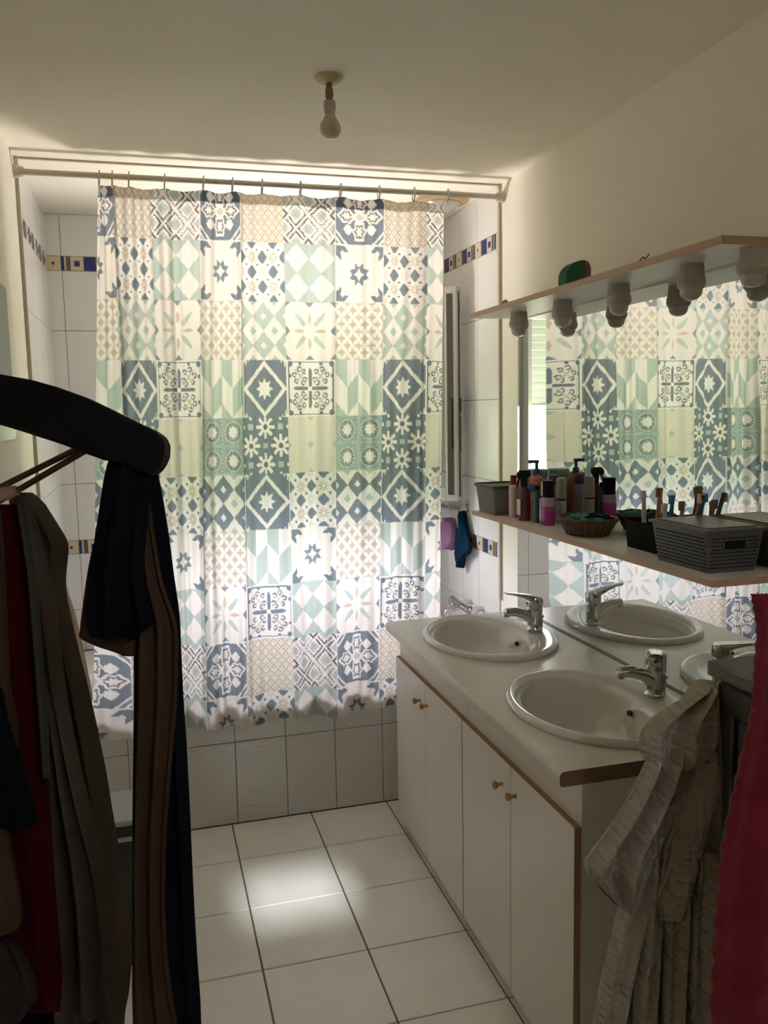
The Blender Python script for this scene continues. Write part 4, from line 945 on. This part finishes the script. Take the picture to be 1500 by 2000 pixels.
# raspberry towel over a rail
TD = 1.22
p0 = at(1484, 1172, TD)
tr_ = thing('towel_rail', 'chrome towel rail standing out from the right wall under the towel', 'towel rail', (0, p0.y, p0.z))
MB().tube([(0, p0.y, p0.z), (p0.x+.005, p0.y, p0.z)], .006, 12).build('rail_tube', 'chrome', tr_, smooth=True)
MB().lathe([(.02, 0), (.02, .006), (.012, .01)], (0, p0.y, p0.z), 18, (-1, 0, 0)).build('rail_end', 'chrome', tr_, smooth=True)
tb = loft([(1160, 1467, 1610), (1190, 1472, 1612), (1230, 1478, 1614), (1290, 1474, 1616), (1350, 1470, 1618), (1400, 1464, 1620), (1480, 1446, 1622), (1560, 1428, 1624), (1650, 1410, 1625), (1750, 1400, 1625), (1850, 1393, 1625), (1950, 1388, 1625), (2100, 1384, 1625)], TD, .03, 2, .16, 33, sub=16, n=120, edge=.022)
o = tb.build('towel', 'towel', base=at(1500, 2100, TD), smooth=True, auto=75); tag(o, 'thick raspberry red bath towel hanging at the right photo edge', 'towel')

# ------------------------------------------------------------------ clothes on hangers at the left
RZ = 1.86
ra = at(-285, 640, .60)
# thick shaped hanger
HD = .60
hg = thing('coat_hanger', 'broad dark wooden shaped coat hanger crossing the left foreground', 'coat hanger', at(-280, 740, HD))
topc = [(-280, 690), (-200, 702), (-100, 714), (0, 730), (60, 741), (110, 755), (160, 773), (210, 797), (260, 822), (295, 838), (313, 850), (320, 868), (319, 890), (312, 906), (302, 921), (288, 927), (270, 922), (255, 913), (230, 904), (200, 898), (160, 884), (120, 868), (80, 855), (40, 842), (0, 830), (-100, 808), (-200, 796), (-280, 790)]
lpH = [at(x, y, HD) for x, y in topc]
mid = at(-280, 740, HD)
mirr = []
for p in lpH[::-1][1:-1]:
    q = p-mid; q = q-rt0*(2*q.dot(rt0)); mirr.append(mid+q)
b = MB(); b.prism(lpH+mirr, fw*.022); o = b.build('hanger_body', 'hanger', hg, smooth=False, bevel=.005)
pts = [mid+up*(-.0)+Vector((0, 0, .02))+fw*.011, mid+Vector((0, 0, .06))+fw*.011]+[mid+fw*.011+Vector((0, 0, .085))+rt0*(.022*math.sin(a))+Vector((0, 0, -.022*math.cos(a)+.022)) for a in np.linspace(.1, 4.0, 12)]
MB().tube(pts, .002, 8).build('hanger_hook', 'dull', hg, smooth=True)
top_ = mid+fw*.011+Vector((0, 0, .122))
# clothes rail
rl = thing('clothes_rail', 'clothes rail on the left wall that the hangers hang from', 'clothes rail', (-W, top_.y, top_.z))
MB().tube([(-W, top_.y+.35, top_.z), (top_.x, top_.y+.35, top_.z), (top_.x, top_.y-.25, top_.z), (-W, top_.y-.25, top_.z)], .007, 12).build('rail_tube', 'dull', rl, smooth=True)
# second hanger: two thin rods
h2 = thing('rod_hanger', 'thin hanger of two dark varnished rods under the broad one', 'coat hanger', at(-100, 1000, .72))
for (x0, y0, x1, y1) in ((168, 868, -120, 1012), (188, 868, -96, 1034)):
    MB().tube([at(x0, y0, .70), at((x0+x1)/2, (y0+y1)/2, .70), at(x1, y1, .70)], .0026, 10).build('hanger_rod', 'rod', h2, smooth=True)
MB().tube([at(-140, 1010, .70), at(-60, 985, .70), at(16, 962, .70), at(34, 958, .70)], [.006, .007, .006, .004], 10).build('neck_bar', 'rod_pale', h2, smooth=True)

def garment(name, lab, cat, rows, d, th, mt_, folds=3, famp=.3, seed=0, **kw):
    o = loft(rows, d, th, folds, famp, seed, **kw).build(name, mt_, base=at((rows[-1][1]+rows[-1][2])/2, rows[-1][0], d), smooth=True, auto=75)
    return tag(o, lab, cat)
# the dark jacket on the broad hanger, made of panels
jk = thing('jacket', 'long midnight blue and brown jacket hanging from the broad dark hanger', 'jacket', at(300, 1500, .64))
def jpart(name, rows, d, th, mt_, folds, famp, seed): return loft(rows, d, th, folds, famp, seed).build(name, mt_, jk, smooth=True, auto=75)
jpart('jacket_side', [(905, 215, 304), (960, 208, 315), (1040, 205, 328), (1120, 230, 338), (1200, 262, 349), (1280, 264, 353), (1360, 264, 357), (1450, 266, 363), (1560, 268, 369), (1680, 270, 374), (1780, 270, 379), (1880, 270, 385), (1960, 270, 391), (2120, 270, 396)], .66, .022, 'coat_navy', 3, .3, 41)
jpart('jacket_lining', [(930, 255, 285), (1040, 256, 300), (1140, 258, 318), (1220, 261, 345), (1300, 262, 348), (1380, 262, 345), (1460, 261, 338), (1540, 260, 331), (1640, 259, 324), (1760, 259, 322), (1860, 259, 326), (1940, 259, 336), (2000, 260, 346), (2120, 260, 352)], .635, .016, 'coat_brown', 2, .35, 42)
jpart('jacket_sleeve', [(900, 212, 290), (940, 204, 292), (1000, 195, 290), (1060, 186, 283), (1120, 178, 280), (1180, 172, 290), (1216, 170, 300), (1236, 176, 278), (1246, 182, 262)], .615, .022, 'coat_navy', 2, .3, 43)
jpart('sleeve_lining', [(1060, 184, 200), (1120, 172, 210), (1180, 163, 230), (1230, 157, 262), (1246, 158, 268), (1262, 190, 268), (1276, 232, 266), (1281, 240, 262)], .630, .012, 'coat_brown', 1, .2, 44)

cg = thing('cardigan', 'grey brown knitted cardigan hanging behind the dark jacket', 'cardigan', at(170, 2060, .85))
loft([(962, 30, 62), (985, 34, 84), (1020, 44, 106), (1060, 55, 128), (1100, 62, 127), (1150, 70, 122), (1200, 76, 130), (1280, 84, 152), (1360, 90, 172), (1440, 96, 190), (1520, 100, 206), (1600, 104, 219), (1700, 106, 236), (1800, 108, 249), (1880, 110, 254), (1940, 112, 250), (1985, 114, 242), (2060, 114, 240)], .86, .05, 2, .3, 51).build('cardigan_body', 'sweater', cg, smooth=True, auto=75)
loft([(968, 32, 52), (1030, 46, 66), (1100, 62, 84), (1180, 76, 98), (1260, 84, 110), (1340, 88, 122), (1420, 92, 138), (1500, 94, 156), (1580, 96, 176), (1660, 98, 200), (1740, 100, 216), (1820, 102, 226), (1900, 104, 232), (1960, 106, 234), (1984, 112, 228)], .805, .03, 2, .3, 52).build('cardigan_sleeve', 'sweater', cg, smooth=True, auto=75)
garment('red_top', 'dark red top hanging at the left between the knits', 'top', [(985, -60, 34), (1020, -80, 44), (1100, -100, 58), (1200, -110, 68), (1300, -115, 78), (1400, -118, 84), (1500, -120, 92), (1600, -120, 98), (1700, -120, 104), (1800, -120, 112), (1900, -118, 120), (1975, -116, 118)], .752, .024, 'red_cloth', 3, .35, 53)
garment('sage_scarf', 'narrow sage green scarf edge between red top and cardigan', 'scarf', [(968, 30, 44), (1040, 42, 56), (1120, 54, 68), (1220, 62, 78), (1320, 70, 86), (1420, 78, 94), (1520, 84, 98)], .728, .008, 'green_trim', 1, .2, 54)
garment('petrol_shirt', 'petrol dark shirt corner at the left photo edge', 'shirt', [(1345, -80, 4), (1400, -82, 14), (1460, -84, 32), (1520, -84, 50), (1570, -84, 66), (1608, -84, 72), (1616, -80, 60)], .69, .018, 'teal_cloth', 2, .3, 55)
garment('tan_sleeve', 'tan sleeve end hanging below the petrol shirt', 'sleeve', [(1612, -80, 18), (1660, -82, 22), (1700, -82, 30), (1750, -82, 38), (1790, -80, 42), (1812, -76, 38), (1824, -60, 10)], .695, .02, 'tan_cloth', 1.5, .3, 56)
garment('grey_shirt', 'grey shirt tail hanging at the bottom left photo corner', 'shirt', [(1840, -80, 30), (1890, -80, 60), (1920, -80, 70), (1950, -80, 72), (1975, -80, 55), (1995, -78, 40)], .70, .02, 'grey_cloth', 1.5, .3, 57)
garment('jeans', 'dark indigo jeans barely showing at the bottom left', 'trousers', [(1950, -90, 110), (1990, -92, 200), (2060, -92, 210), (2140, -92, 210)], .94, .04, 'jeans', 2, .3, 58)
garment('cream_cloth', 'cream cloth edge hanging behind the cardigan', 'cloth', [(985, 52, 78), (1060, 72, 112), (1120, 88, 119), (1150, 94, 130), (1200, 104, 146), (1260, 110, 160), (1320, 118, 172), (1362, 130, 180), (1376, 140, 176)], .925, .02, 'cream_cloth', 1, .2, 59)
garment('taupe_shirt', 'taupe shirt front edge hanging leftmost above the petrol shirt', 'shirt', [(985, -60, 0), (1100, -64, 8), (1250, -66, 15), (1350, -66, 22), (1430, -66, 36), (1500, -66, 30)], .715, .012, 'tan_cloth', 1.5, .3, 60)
